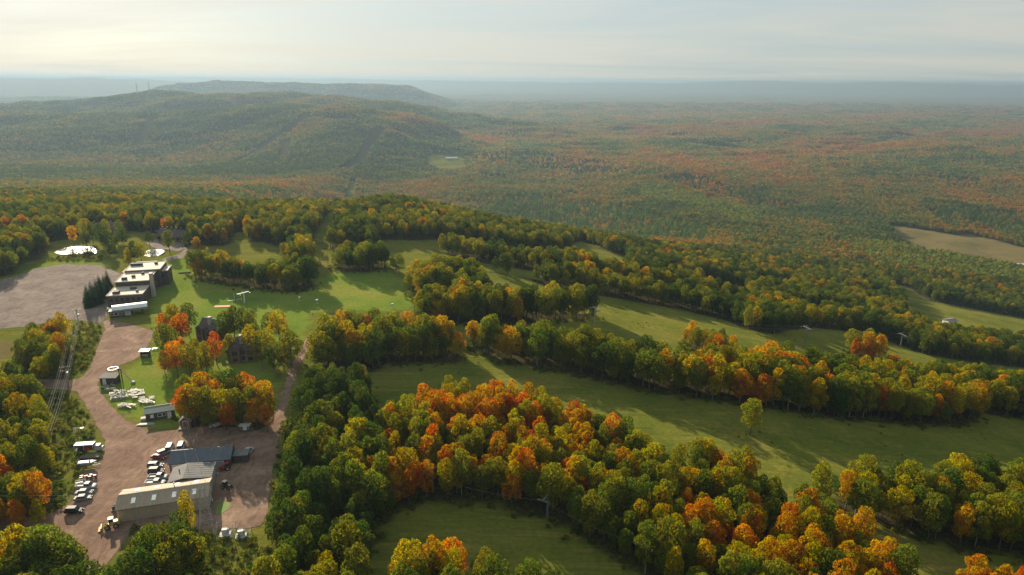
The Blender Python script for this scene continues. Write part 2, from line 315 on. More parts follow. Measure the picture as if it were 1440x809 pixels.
CHAIRS = [(-136.2, 211.5), (-135.8, 212.4), (-134.2, 210.7), (-132.8, 210.0), (-132.0, 210.2), (-130.6, 209.0), (-134.1, 213.5), (-134.3, 209.6), (-130.8, 206.8), (-129.4, 205.5),
 (-129.9, 208.1), (-128.5, 206.2), (-128.5, 207.6), (-128.4, 208.7), (-127.1, 206.1), (-126.9, 207.1), (-127.5, 203.8), (-126.8, 204.0), (-125.6, 203.8), (-128.5, 203.4),
 (-125.3, 205.0), (-125.7, 208.2), (-125.5, 209.3), (-123.9, 207.7), (-124.2, 209.5), (-122.8, 208.3), (-122.4, 209.1), (-124.2, 206.1), (-123.0, 205.4), (-122.2, 206.1),
 (-121.4, 206.4), (-121.1, 207.2), (-121.8, 204.1), (-118.4, 201.1), (-118.2, 202.1), (-116.7, 200.6), (-116.6, 201.9), (-115.2, 200.6), (-116.4, 204.0), (-119.3, 203.6),
 (-114.6, 201.2), (-123.4, 198.4), (-122.3, 197.8), (-122.0, 198.8), (-121.1, 198.5), (-120.6, 199.1), (-119.5, 198.5), (-122.8, 199.5), (-120.2, 197.3)]
TOWN = [(-2845.1, 4081.3), (-5438.7, 7900.9), (-2736.0, 4014.6), (-2720.2, 4076.0), (-2746.1, 4141.9), (-2678.9, 4085.2), (-2790.6, 3942.4), (-5088.8, 7543.4)]


# ------------------------------------------------------------------ helpers
def hz(x, y): return float(height(x, y))

def inside(poly, x, y):
    x = np.asarray(x, float); y = np.asarray(y, float)
    r = np.zeros(x.shape, bool); n = len(poly)
    for i in range(n):
        x1, y1 = poly[i]; x2, y2 = poly[(i + 1) % n]
        if y1 == y2: continue
        hit = ((y1 > y) != (y2 > y)) & (x < (x2 - x1) * (y - y1) / (y2 - y1) + x1)
        r ^= hit
    return r

def near_line(pts, w, x, y):
    r = np.zeros(x.shape, bool)
    for (x1, y1), (x2, y2) in zip(pts, pts[1:]):
        dx, dy = x2 - x1, y2 - y1; L = dx * dx + dy * dy
        t = np.clip(((x - x1) * dx + (y - y1) * dy) / L, 0, 1)
        r |= np.hypot(x - x1 - t * dx, y - y1 - t * dy) < w / 2
    return r

def mat(name, col=(.5, .5, .5), rough=.7, metal=0.0, spec=.4):
    m = bpy.data.materials.new(name); m.use_nodes = True
    b = m.node_tree.nodes['Principled BSDF']
    b.inputs['Base Color'].default_value = (*col, 1); b.inputs['Roughness'].default_value = rough
    b.inputs['Metallic'].default_value = metal; b.inputs['Specular IOR Level'].default_value = spec
    return m

def nmat(name, col, col2, scale=1.2, rough=.75, metal=0.0, bump=0.0, stretch=(1, 1, 1), spec=.35):
    """painted or weathered surface: two tones mixed by noise, optional relief"""
    m = mat(name, col, rough, metal, spec); nt = m.node_tree; N, L = nt.nodes, nt.links
    tc = N.new('ShaderNodeTexCoord'); mp = N.new('ShaderNodeMapping'); mp.inputs['Scale'].default_value = stretch
    L.new(tc.outputs['Object'], mp.inputs[0])
    no = N.new('ShaderNodeTexNoise'); no.inputs['Scale'].default_value = scale; no.inputs['Detail'].default_value = 6; no.inputs['Roughness'].default_value = .65
    L.new(mp.outputs[0], no.inputs['Vector'])
    rp = N.new('ShaderNodeValToRGB'); rp.color_ramp.elements[0].position = .35; rp.color_ramp.elements[1].position = .68
    rp.color_ramp.elements[0].color = (*col, 1); rp.color_ramp.elements[1].color = (*col2, 1)
    L.new(no.outputs[0], rp.inputs[0]); b = N['Principled BSDF']; L.new(rp.outputs[0], b.inputs['Base Color'])
    if bump:
        bp = N.new('ShaderNodeBump'); bp.inputs['Strength'].default_value = bump; bp.inputs['Distance'].default_value = .05
        L.new(no.outputs[0], bp.inputs['Height']); L.new(bp.outputs[0], b.inputs['Normal'])
    return m

class MB:
    """collects simple shapes and links them as ONE mesh object"""
    def __init__(s): s.v = []; s.f = []
    def add(s, vs, fs):
        o = len(s.v); s.v += [tuple(v) for v in vs]; s.f += [tuple(i + o for i in f) for f in fs]; return s
    def box(s, cx, cy, cz, sx, sy, sz, rz=0.0, taper=1.0):
        c, n = math.cos(rz), math.sin(rz); vs = []
        for k in (0, 1):
            t = 1.0 if k == 0 else taper
            for a, b in ((-1, -1), (1, -1), (1, 1), (-1, 1)):
                x, y = a * sx / 2 * t, b * sy / 2 * t
                vs.append((cx + c * x - n * y, cy + n * x + c * y, cz + (k - .5) * sz))
        return s.add(vs, [(3, 2, 1, 0), (4, 5, 6, 7), (0, 1, 5, 4), (1, 2, 6, 5), (2, 3, 7, 6), (3, 0, 4, 7)])
    def bar(s, a, b, r, n=6, r2=None):
        a, b = Vector(a), Vector(b); d = (b - a).normalized()
        u = d.cross(Vector((0, 0, 1)) if abs(d.z) < .95 else Vector((1, 0, 0))).normalized(); w = d.cross(u)
        r2 = r if r2 is None else r2; vs = []
        for p, q in ((a, r), (b, r2)):
            for i in range(n):
                t = 2 * math.pi * i / n; vs.append(p + (u * math.cos(t) + w * math.sin(t)) * q)
        fs = [(i, (i + 1) % n, n + (i + 1) % n, n + i) for i in range(n)] + [tuple(range(n - 1, -1, -1)), tuple(range(n, 2 * n))]
        return s.add(vs, fs)
    def ring(s, c, R, r, n=20, m=6, axis='Z'):
        vs, fs = [], []
        for i in range(n):
            a = 2 * math.pi * i / n
            for j in range(m):
                b = 2 * math.pi * j / m; q = R + r * math.cos(b)
                p = (q * math.cos(a), q * math.sin(a), r * math.sin(b))
                if axis == 'Y': p = (p[0], p[2], p[1])
                if axis == 'X': p = (p[2], p[0], p[1])
                vs.append((c[0] + p[0], c[1] + p[1], c[2] + p[2]))
                fs.append((i * m + j, ((i + 1) % n) * m + j, ((i + 1) % n) * m + (j + 1) % m, i * m + (j + 1) % m))
        return s.add(vs, fs)
    def prism(s, prof, y0, y1, inset=0.0):
        """profile of (x, z) points swept along y; with inset the ends draw in towards the middle"""
        n = len(prof); vs = [(x, y0, z) for x, z in prof] + [(x, y1, z) for x, z in prof]
        return s.add(vs, [(i, (i + 1) % n, n + (i + 1) % n, n + i) for i in range(n)] + [tuple(range(n - 1, -1, -1)), tuple(range(n, 2 * n))])
    def loft(s, rings, cap=True):
        n = len(rings[0]); vs = [p for r in rings for p in r]; fs = []
        for k in range(len(rings) - 1):
            fs += [(k * n + i, k * n + (i + 1) % n, (k + 1) * n + (i + 1) % n, (k + 1) * n + i) for i in range(n)]
        if cap: fs += [tuple(range(n - 1, -1, -1)), tuple((len(rings) - 1) * n + i for i in range(n))]
        return s.add(vs, fs)
    def mesh(s, name, *mats):
        me = bpy.data.meshes.new(name); me.from_pydata(s.v, [], s.f)
        bm = bmesh.new(); bm.from_mesh(me); bmesh.ops.recalc_face_normals(bm, faces=bm.faces); bm.to_mesh(me); bm.free()
        for m in mats: me.materials.append(m)
        return me
    def build(s, name, m, parent=None, bevel=0.0, smooth=False):
        me = s.mesh(name, m)
        if bevel:
            bm = bmesh.new(); bm.from_mesh(me)
            bmesh.ops.bevel(bm, geom=list(bm.edges), offset=bevel, segments=1, affect='EDGES', clamp_overlap=True)
            bm.to_mesh(me); bm.free()
        if smooth:
            for p in me.polygons: p.use_smooth = True
        return link(name, me, parent)

def link(name, data, parent=None):
    o = bpy.data.objects.new(name, data); COL.objects.link(o)
    if parent is not None: o.parent = parent
    return o

def tag(o, label=None, cat=None, group=None, kind=None):
    if label: o['label'] = label
    if cat: o['category'] = cat
    if group: o['group'] = group
    if kind: o['kind'] = kind
    return o

def thing(name, label, cat, loc=(0, 0, 0), rz=0.0, group=None, scale=None):
    o = link(name, None); o.location = loc; o.rotation_euler = (0, 0, rz); o.empty_display_size = .5
    if scale is not None: o.scale = (scale,) * 3
    return tag(o, label, cat, group)

def at(key, dz=0.0, dx=0.0, dy=0.0):
    x, y = AT[key]; x += dx; y += dy
    return (x, y, hz(x, y) + dz)

def copy_tree(root, loc, rz, label=None):
    r = root.copy(); COL.objects.link(r); r.location = loc; r.rotation_euler = (0, 0, rz)
    if label: r['label'] = label
    for ch in list(root.children):
        c = ch.copy(); COL.objects.link(c); c.parent = r
        for g_ in ch.children:
            d = g_.copy(); COL.objects.link(d); d.parent = c
    return r

# ------------------------------------------------------------------ ground sheet
def axis_steps(lo, a, b, hi, step, ratio):
    mid = list(np.arange(a, b + .01, step)); up_, dn = [], []
    v, d = b, step
    while v < hi: d *= ratio; v += d; up_.append(min(v, hi))
    v, d = a, step
    while v > lo: d *= ratio; v -= d; dn.append(max(v, lo))
    return np.array(dn[::-1] + mid + up_)

GX = axis_steps(-30000, -330, 480, 30000, 3.0, 1.035)
GY = axis_steps(-3000, 90, 860, 26700, 3.0, 1.022)

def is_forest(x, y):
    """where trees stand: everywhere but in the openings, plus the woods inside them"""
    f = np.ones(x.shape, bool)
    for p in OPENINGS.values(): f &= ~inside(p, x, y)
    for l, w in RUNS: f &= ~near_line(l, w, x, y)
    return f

def ground_material():
    m = bpy.data.materials.new('ground'); m.use_nodes = True; nt = m.node_tree; N, L = nt.nodes, nt.links
    b = N['Principled BSDF']; b.inputs['Roughness'].default_value = 1.0; b.inputs['Specular IOR Level'].default_value = 0.0
    tc = N.new('ShaderNodeTexCoord'); co = tc.outputs['Object']
    def noise(scale, detail=5, rough=.6, vec=None):
        n = N.new('ShaderNodeTexNoise'); n.inputs['Scale'].default_value = scale; n.inputs['Detail'].default_value = detail; n.inputs['Roughness'].default_value = rough
        L.new(vec or co, n.inputs['Vector']); return n.outputs[0]
    def ramp(fac, stops):
        r = N.new('ShaderNodeValToRGB'); e = r.color_ramp.elements
        while len(e) < len(stops): e.new(.5)
        for el, (p, c) in zip(e, stops): el.position = p; el.color = (*c, 1)
        L.new(fac, r.inputs[0]); return r.outputs[0]
    def mix(f, a, c, mode='MIX'):
        x = N.new('ShaderNodeMix'); x.data_type = 'RGBA'; x.blend_type = mode
        if isinstance(f, (int, float)): x.inputs['Factor'].default_value = f
        else: L.new(f, x.inputs['Factor'])
        L.new(a, x.inputs['A']); L.new(c, x.inputs['B']); return x.outputs['Result']
    def attr(name):
        a = N.new('ShaderNodeAttribute'); a.attribute_name = name; return a.outputs['Fac']
    def mth(op, a, c):
        x = N.new('ShaderNodeMath'); x.operation = op; x.use_clamp = True
        for i, v in enumerate((a, c)):
            if isinstance(v, (int, float)): x.inputs[i].default_value = v
            else: L.new(v, x.inputs[i])
        return x.outputs[0]
    mp = N.new('ShaderNodeMapping'); mp.inputs['Rotation'].default_value = (0, 0, .42); mp.inputs['Scale'].default_value = (.016, .24, 1); L.new(co, mp.inputs[0])
    streak = noise(1.0, 6, .62, mp.outputs[0])
    patch = noise(.035, 6, .62); fine = noise(.8, 5, .7)
    run = ramp(streak, [(.30, (.052, .068, .018)), (.44, (.100, .118, .028)), (.52, (.065, .085, .020)), (.60, (.165, .145, .050)), (.70, (.082, .105, .024))])
    run2 = ramp(patch, [(.34, (.060, .085, .020)), (.52, (.115, .125, .032)), (.68, (.165, .140, .055))])
    run = mix(.5, run, run2)
    run = mix(1.0, run, ramp(fine, [(0, (1.30, 1.22, .88)), (1, (1.30, 1.22, .88))]), 'MULTIPLY')
    lawn = ramp(patch, [(.32, (.105, .165, .026)), (.5, (.155, .205, .034)), (.66, (.215, .215, .050)), (.78, (.205, .165, .065))])
    tan = ramp(streak, [(.3, (.110, .098, .042)), (.5, (.165, .128, .058)), (.7, (.100, .100, .036))])
    tan = mix(.55, tan, ramp(patch, [(.34, (.085, .085, .034)), (.48, (.150, .118, .055)), (.58, (.185, .138, .062)), (.7, (.098, .100, .038))]))
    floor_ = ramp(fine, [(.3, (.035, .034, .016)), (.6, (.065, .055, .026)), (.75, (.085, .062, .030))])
    far_n = noise(.011, 8, .72); fmp = N.new('ShaderNodeMapping'); fmp.inputs['Scale'].default_value = (.6, 1.6, 1); L.new(co, fmp.inputs[0]); far_m = noise(.0011, 6, .62, fmp.outputs[0])
    far_c = ramp(far_n, [(.30, (.040, .050, .022)), (.47, (.075, .070, .027)), (.56, (.110, .072, .028)), (.70, (.065, .075, .030))])
    far_c2 = ramp(far_m, [(.35, (.050, .060, .026)), (.52, (.095, .072, .030)), (.66, (.060, .066, .028))])
    far_c = mix(.62, far_c, far_c2)
    far_c = mix(1.0, far_c, ramp(far_m, [(.36, (1.15, 1.25, 1.2)), (.46, (1.9, 1.9, 1.8)), (.54, (1.35, 1.45, 1.4)), (.64, (2.0, 1.9, 1.8))]), 'MULTIPLY')
    worn_c = ramp(fine, [(.3, (.120, .095, .060)), (.7, (.190, .145, .095))])
    c = mix(mth('MULTIPLY', attr('lawn'), 1.0), run, lawn)
    c = mix(attr('tan'), c, tan)
    c = mix(attr('forest'), c, floor_)  # forest floor tone, also the painted shade along the far ski cuts
    c = mix(attr('far'), c, far_c)
    wm = mth('MULTIPLY', attr('worn'), mth('ADD', mth('MULTIPLY', patch, 1.6), -.1))
    c = mix(wm, c, worn_c)
    g = ramp(fine, [(.25, (.60, .60, .54)), (.75, (1.12, 1.10, .98))])
    c = mix(1.0, c, g, 'MULTIPLY')
    L.new(c, b.inputs['Base Color'])
    bp = N.new('ShaderNodeBump'); bp.inputs['Strength'].default_value = .5; bp.inputs['Distance'].default_value = .35
    L.new(fine, bp.inputs['Height'])
    bp2 = N.new('ShaderNodeBump'); bp2.inputs['Strength'].default_value = .9; bp2.inputs['Distance'].default_value = 9.0
    fb = noise(.03, 6, .7); fbm = mth('MULTIPLY', fb, attr('far')); L.new(fbm, bp2.inputs['Height']); L.new(bp.outputs[0], bp2.inputs['Normal'])
    L.new(bp2.outputs[0], b.inputs['Normal'])
    return m

def build_ground():
    nx, ny = len(GX), len(GY)
    X, Y = np.meshgrid(GX, GY); x, y = X.ravel(), Y.ravel(); z = height(x, y)
    for p in PONDS:                                              # the ponds lie in shallow bowls
        z = z - 0.9 * inside(p, x, y)
    global GROUND_LOW, GROUND_HIGH
    GROUND_LOW, GROUND_HIGH = float(z.min()), float(z.max())
    me = bpy.data.meshes.new('ground')
    me.vertices.add(nx * ny); me.vertices.foreach_set('co', np.stack([x, y, z], 1).astype(np.float32).ravel())
    i = np.arange((nx - 1) * (ny - 1)); r, cc = i // (nx - 1), i % (nx - 1); a = r * nx + cc
    quads = np.stack([a, a + 1, a + nx + 1, a + nx], 1).astype(np.int32)
    me.loops.add(quads.size); me.loops.foreach_set('vertex_index', quads.ravel())
    me.polygons.add(len(quads)); me.polygons.foreach_set('loop_start', np.arange(0, quads.size, 4, dtype=np.int32))
    me.polygons.foreach_set('use_smooth', np.ones(len(quads), bool))
    me.update(calc_edges=True)
    def put(name, v):
        at_ = me.attributes.new(name, 'FLOAT', 'POINT'); at_.data.foreach_set('value', np.asarray(v, np.float32))
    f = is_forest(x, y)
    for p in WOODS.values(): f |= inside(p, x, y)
    lawn = np.zeros(x.shape, bool)
    for p in LAWN: lawn |= inside(p, x, y)
    tan = np.zeros(x.shape, bool)
    for p in TAN: tan |= inside(p, x, y)
    worn = np.zeros(x.shape, bool)
    for k, p in GRAVEL.items():
        if k != 'mown_patch': worn |= inside(p, x, y)
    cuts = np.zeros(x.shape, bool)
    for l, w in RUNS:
        if l[0][1] > 1500: cuts |= near_line(l, w + 30, x, y)              # tree shade on the far ski cuts, painted in as dark forest floor
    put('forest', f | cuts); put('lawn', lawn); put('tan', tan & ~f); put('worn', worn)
    put('far', smooth(5200, 8200, np.hypot(x, y)) * 1.0)
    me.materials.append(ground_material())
    return tag(link('ground', me), kind='structure')
build_ground()

# ------------------------------------------------------------------ gravel, ponds
def sheet(name, poly, m, dz, jitter=.45, step=1.6, cell=5.0, level=None):
    pts = []
    rnd = random.Random(len(poly) * 7 + int(poly[0][0]))
    for (x1, y1), (x2, y2) in zip(poly, poly[1:] + poly[:1]):
        n = max(1, int(math.hypot(x2 - x1, y2 - y1) / step))
        for k in range(n):
            t = k / n; pts.append((x1 + (x2 - x1) * t + rnd.gauss(0, jitter), y1 + (y2 - y1) * t + rnd.gauss(0, jitter)))
    # round the corners of the outline a little
    q = np.array(pts)
    for _ in range(2): q = .5 * q + .25 * np.roll(q, 1, 0) + .25 * np.roll(q, -1, 0)
    q += np.array([(rnd.gauss(0, jitter * .35), rnd.gauss(0, jitter * .35)) for _ in range(len(q))])
    tri = tessellate_polygon([[Vector((a, b, 0)) for a, b in q]])
    bm = bmesh.new(); vs = [bm.verts.new((a, b, 0)) for a, b in q]
    for t in tri:
        try: bm.faces.new([vs[i] for i in t])
        except ValueError: pass
    if level is None:
        lo, hi = q.min(0), q.max(0)
        for ax in (0, 1):
            v = lo[ax] + cell
            while v < hi[ax]:
                co = Vector((0, 0, 0)); co[ax] = v; no = Vector((0, 0, 0)); no[ax] = 1
                bmesh.ops.bisect_plane(bm, geom=list(bm.verts) + list(bm.edges) + list(bm.faces), plane_co=co, plane_no=no); v += cell
    for v in bm.verts: v.co.z = (hz(v.co.x, v.co.y) + dz) if level is None else level
    bmesh.ops.recalc_face_normals(bm, faces=bm.faces)
    if sum(f.normal.z for f in bm.faces) < 0: bmesh.ops.reverse_faces(bm, faces=bm.faces)
    me = bpy.data.meshes.new(name); bm.to_mesh(me); bm.free(); me.materials.append(m)
    return tag(link(name, me), kind='structure')

def gravel_material(name, a, b_, c_):
    m = bpy.data.materials.new(name); m.use_nodes = True; nt = m.node_tree; N, L = nt.nodes, nt.links
    b = N['Principled BSDF']; b.inputs['Roughness'].default_value = 1.0; b.inputs['Specular IOR Level'].default_value = 0.02
    tc = N.new('ShaderNodeTexCoord')
    def noise(scale, detail, rough, stretch=None, rot=0, dist=0):
        n = N.new('ShaderNodeTexNoise'); n.inputs['Scale'].default_value = scale; n.inputs['Detail'].default_value = detail; n.inputs['Roughness'].default_value = rough; n.inputs['Distortion'].default_value = dist
        mp = N.new('ShaderNodeMapping'); mp.inputs['Rotation'].default_value = (0, 0, rot); mp.inputs['Scale'].default_value = stretch or (1, 1, 1)
        L.new(tc.outputs['Object'], mp.inputs[0]); L.new(mp.outputs[0], n.inputs['Vector']); return n.outputs[0]
    def ramp(fac, stops):
        r = N.new('ShaderNodeValToRGB'); e = r.color_ramp.elements
        while len(e) < len(stops): e.new(.5)
        for el, (p, c) in zip(e, stops): el.position = p; el.color = (*c, 1)
        L.new(fac, r.inputs[0]); return r.outputs[0]
    def mul(x, y, f=1.0):
        k = N.new('ShaderNodeMix'); k.data_type = 'RGBA'; k.blend_type = 'MULTIPLY'; k.inputs['Factor'].default_value = f
        L.new(x, k.inputs['A']); L.new(y, k.inputs['B']); return k.outputs['Result']
    base = ramp(noise(.09, 6, .62, dist=.8), [(.3, a), (.5, b_), (.7, c_)])
    tracks = ramp(noise(1.0, 6, .65, (.26, .09, 1), .45, 3.2), [(.36, (.72, .69, .67)), (.5, (1.0, 1.0, 1.0)), (.64, (1.25, 1.22, 1.18))])
    tracks2 = ramp(noise(1.0, 6, .65, (.06, .2, 1), -.5, 3.4), [(.36, (.84, .82, .80)), (.52, (1.0, 1.0, 1.0)), (.66, (1.15, 1.13, 1.1))])
    stones = ramp(noise(3.0, 4, .75), [(.3, (.82, .82, .82)), (.7, (1.15, 1.15, 1.15))])
    L.new(mul(mul(mul(base, tracks, .8), tracks2, .7), stones), b.inputs['Base Color'])
    bp = N.new('ShaderNodeBump'); bp.inputs['Strength'].default_value = .6; bp.inputs['Distance'].default_value = .12
    L.new(noise(1.3, 6, .7), bp.inputs['Height']); L.new(bp.outputs[0], b.inputs['Normal'])
    return m

M_GRAVEL = gravel_material('red_gravel', (.155, .098, .070), (.200, .130, .094), (.272, .186, .136))
M_LOT = gravel_material('grey_gravel', (.130, .100, .086), (.168, .133, .115), (.220, .176, .150))
M_MOWN = nmat('mown_grass', (.10, .16, .025), (.15, .19, .035), .5, .95)
for k, p in GRAVEL.items():
    sheet(k, p, M_MOWN if k == 'mown_patch' else (M_LOT if k != 'gravel_yard' else M_GRAVEL), .10 if k == 'mown_patch' else .06)
M_WATER = mat('pond_water', (.03, .035, .03), .12, 0, .5)
_wn = M_WATER.node_tree; _b = _wn.nodes.new('ShaderNodeBump'); _b.inputs['Strength'].default_value = .25; _b.inputs['Distance'].default_value = .04
_n = _wn.nodes.new('ShaderNodeTexNoise'); _n.inputs['Scale'].default_value = 1.4; _n.inputs['Detail'].default_value = 3
_c = _wn.nodes.new('ShaderNodeTexCoord'); _wn.links.new(_c.outputs['Object'], _n.inputs['Vector']); _wn.links.new(_n.outputs[0], _b.inputs['Height'])
_wn.links.new(_b.outputs[0], _wn.nodes['Principled BSDF'].inputs['Normal'])
for p in PONDS:
    sheet('pond_water', p, M_WATER, 0, level=hz(*p[0]) + .05)

# ------------------------------------------------------------------ trees
def leaf_material(name, translucent=.46, rough=.6):
    m = bpy.data.materials.new(name); m.use_nodes = True; nt = m.node_tree; N, L = nt.nodes, nt.links
    for n in list(N):
        if n.type == 'BSDF_PRINCIPLED': N.remove(n)
    out = [n for n in N if n.type == 'OUTPUT_MATERIAL'][0]
    a = N.new('ShaderNodeAttribute'); a.attribute_type = 'INSTANCER'; a.attribute_name = 'tint'
    geo = N.new('ShaderNodeNewGeometry')
    hsv = N.new('ShaderNodeHueSaturation'); L.new(a.outputs['Color'], hsv.inputs['Color'])
    tc = N.new('ShaderNodeTexCoord'); no = N.new('ShaderNodeTexNoise'); no.inputs['Scale'].default_value = .33; no.inputs['Detail'].default_value = 3
    def mr(src, lo, hi, a0=0.0, a1=1.0):
        r = N.new('ShaderNodeMapRange'); r.inputs['From Min'].default_value = a0; r.inputs['From Max'].default_value = a1
        r.inputs['To Min'].default_value = lo; r.inputs['To Max'].default_value = hi; L.new(src, r.inputs['Value']); return r.outputs['Result']
    L.new(mr(geo.outputs['Random Per Island'], .54, 1.30), hsv.inputs['Value'])
    ob_ = N.new('ShaderNodeObjectInfo'); sh = N.new('ShaderNodeVectorMath'); sh.operation = 'SCALE'; sh.inputs[0].default_value = (97, 61, 43); L.new(ob_.outputs['Random'], sh.inputs['Scale'])
    ad = N.new('ShaderNodeVectorMath'); L.new(tc.outputs['Object'], ad.inputs[0]); L.new(sh.outputs[0], ad.inputs[1]); L.new(ad.outputs[0], no.inputs['Vector'])
    L.new(mr(no.outputs[0], .462, .556, .33, .67), hsv.inputs['Hue']); hsv.inputs['Saturation'].default_value = 1.12
    d = N.new('ShaderNodeBsdfDiffuse'); t = N.new('ShaderNodeBsdfTranslucent'); mx = N.new('ShaderNodeMixShader'); mx.inputs[0].default_value = translucent
    L.new(hsv.outputs[0], d.inputs['Color'])
    tw = N.new('ShaderNodeMix'); tw.data_type = 'RGBA'; tw.blend_type = 'MULTIPLY'; tw.inputs['Factor'].default_value = 1.0; tw.inputs['B'].default_value = (1.25, 1.15, .6, 1)
    L.new(hsv.outputs[0], tw.inputs['A']); L.new(tw.outputs['Result'], t.inputs['Color'])
    L.new(d.outputs[0], mx.inputs[1]); L.new(t.outputs[0], mx.inputs[2]); L.new(mx.outputs[0], out.inputs['Surface'])
    return m
M_LEAF = leaf_material('autumn_leaves'); M_NEEDLE = leaf_material('needles', .15)
M_BARK = nmat('bark', (.06, .05, .04), (.13, .11, .09), 2.5, .95, bump=.6)
M_PALEBARK = nmat('pale_bark', (.13, .12, .105), (.22, .205, .18), 2.5, .9)

def crown_shape(seed, H=14.0, R=3.9, base=.26, lobes=20, per=120, leaf=.62, kind='round'):
    """leaf sprays over the outsides of many lobes: returns MB of small bent quads"""
    r = np.random.RandomState(seed); mb = MB(); L = []
    z0, z1 = H * base, H; cz = (z0 + z1) / 2 ; hh = (z1 - z0) / 2
    for i in range(lobes):
        u = -0.75 + 1.65 * ((i + .5) / lobes); a = i * 2.39996 + r.uniform(-.5, .5)
        if kind == 'round': rad = math.sqrt(max(.05, 1 - u * u)) * r.uniform(.5, .98)
        elif kind == 'tall': rad = math.sqrt(max(.04, 1 - u * u)) * (.62 - .18 * u) * r.uniform(.7, 1.1)
        else: rad = math.sqrt(max(.05, 1 - u * u)) * (.72 + .15 * u) * r.uniform(.6, 1.0)
        lr = R * r.uniform(.22, .52) * (1.0 if u < .6 else .85)
        L.append((rad * R * math.cos(a), rad * R * math.sin(a), cz + u * (hh - lr * .55), lr))
    top = r.uniform(-.15, .15, 2) * R
    L.append((top[0], top[1], z1 - R * .38, R * .40))
    C_ = np.array([l[:3] for l in L]); RR = np.array([l[3] for l in L])
    for li, (x, y, z, lr) in enumerate(L):
        n = int(per * (lr / (R * .4)) ** 2)
        d = r.normal(size=(n, 3)); d /= np.linalg.norm(d, axis=1)[:, None]
        d = d[d[:, 2] > -.72]
        for v in d:
            q = np.array((x, y, z)) + v * lr * np.array((1, 1, .86)) * r.uniform(.86, 1.10)
            dist = np.linalg.norm(C_ - q, axis=1) / RR; dist[li] = 9
            if dist.min() < .78: continue
            nrm = v * .85 + r.normal(size=3) * .42; nrm /= np.linalg.norm(nrm)
            t = np.cross(nrm, r.normal(size=3)); t /= np.linalg.norm(t); w = np.cross(nrm, t)
            s = leaf * r.uniform(.6, 1.25) * .5; e = s * r.uniform(.6, 1.0); k = nrm * s * r.uniform(-.5, .5)
            mb.add([q - t * s - w * e * .5, q + w * -e + k, q + t * s * 1.1, q + w * e + k * .4], [(0, 1, 2, 3)])
    return mb, L

def trunk_shape(seed, L, H=14.0, r0=.20):
    r = random.Random(seed); mb = MB(); p = Vector((0, 0, -.4)); rad = r0 * 1.35
    for k in range(4):
        q = Vector((r.uniform(-.2, .2), r.uniform(-.2, .2), H * (.16 + .17 * k))); r2 = r0 * (1 - .22 * k)
        mb.bar(p, q, rad, 6, r2); p, rad = q, r2
        if k:
            for l in r.sample(L, 4):
                e = Vector(l[:3]); mb.bar(q - Vector((0, 0, .4)), q.lerp(e, .85), r2 * .55, 4, .04)
    return mb

def spruce_shape(seed, H=13.0, R=2.4, tiers=13, leaf=.55):
    r = np.random.RandomState(seed); mb = MB()
    for t in range(tiers):
        f = t / (tiers - 1); z = H * (.08 + .90 * f); rr = R * (1 - f) ** .85 + .12; n = int(9 + 16 * (1 - f))
        for i in range(n):
            a = 2 * math.pi * (i + r.uniform(-.35, .35)) / n; q = rr * r.uniform(.75, 1.12)
            d = np.array((math.cos(a), math.sin(a), 0)); s = np.array((-math.sin(a), math.cos(a), 0))
            for k0, k1, w0, w1 in ((.15, .6, .30, .34), (.6, 1.0, .34, .06)):
                w0 *= leaf * 1.5; w1 *= leaf * 1.5
                za, zb = z + .25 - k0 * q * .38, z + .25 - k1 * q * .38
                mb.add([d * q * k0 + s * w0 + (0, 0, za - .05), d * q * k0 - s * w0 + (0, 0, za), d * q * k1 - s * w1 + (0, 0, zb), d * q * k1 + s * w1 + (0, 0, zb - .05)], [(0, 1, 2, 3)])
    return mb

def joined(name, parts, mats):
    vs, fs, mi = [], [], []
    for k, mb in enumerate(parts):
        o = len(vs); vs += mb.v; fs += [tuple(i + o for i in f) for f in mb.f]; mi += [k] * len(mb.f)
    me = bpy.data.meshes.new(name); me.from_pydata(vs, [], fs)
    for m in mats: me.materials.append(m)
    me.polygons.foreach_set('material_index', mi); return me

KINDS_ = [('round', 3.9, .14, 22), ('round', 4.3, .20, 24), ('tall', 3.6, .08, 24), ('flat', 4.2, .22, 22), ('round', 3.6, .10, 20), ('tall', 3.9, .14, 22), ('flat', 4.0, .16, 24), ('round', 4.1, .16, 26)]
CROWN, TRUNK, NEAR, MIDT, FART, CLUMP = [], [], [], [], [], []
for i, (k, R, b, n) in enumerate(KINDS_):
    mb, L = crown_shape(100 + i, 14.0, R, b, n, 230, .46, k); tk = trunk_shape(i, L)
    me = bpy.data.meshes.new('crown'); me.from_pydata(mb.v, [], mb.f); me.materials.append(M_LEAF); CROWN.append(me)
    TRUNK.append(tk.mesh('trunk', M_BARK if i % 4 else M_PALEBARK))
    NEAR.append(joined('wood_tree', [mb, tk], [M_LEAF, M_BARK if i % 4 else M_PALEBARK]))
for i, (k, R, b, n) in enumerate(KINDS_[:5]):
    mb, L = crown_shape(200 + i, 14.0, R * 1.05, .12, 12, 34, 1.45, k); MIDT.append(joined('valley_tree', [mb, MB().bar((0, 0, 0), (0, 0, 5), .22, 4, .15)], [M_LEAF, M_BARK]))
for i in range(2):
    MIDT.append(joined('valley_conifer', [spruce_shape(40 + i, 13, 2.3, 7, 1.3)], [M_NEEDLE]))
for i, (k, R, b, n) in enumerate(KINDS_[:4]):
    mb, L = crown_shape(300 + i, 13.0, R * 1.25, .05, 6, 14, 3.0, k); FART.append(joined('hill_tree', [mb], [M_LEAF]))
FART.append(joined('hill_conifer', [spruce_shape(50, 14, 2.9, 4, 2.6)], [M_NEEDLE]))
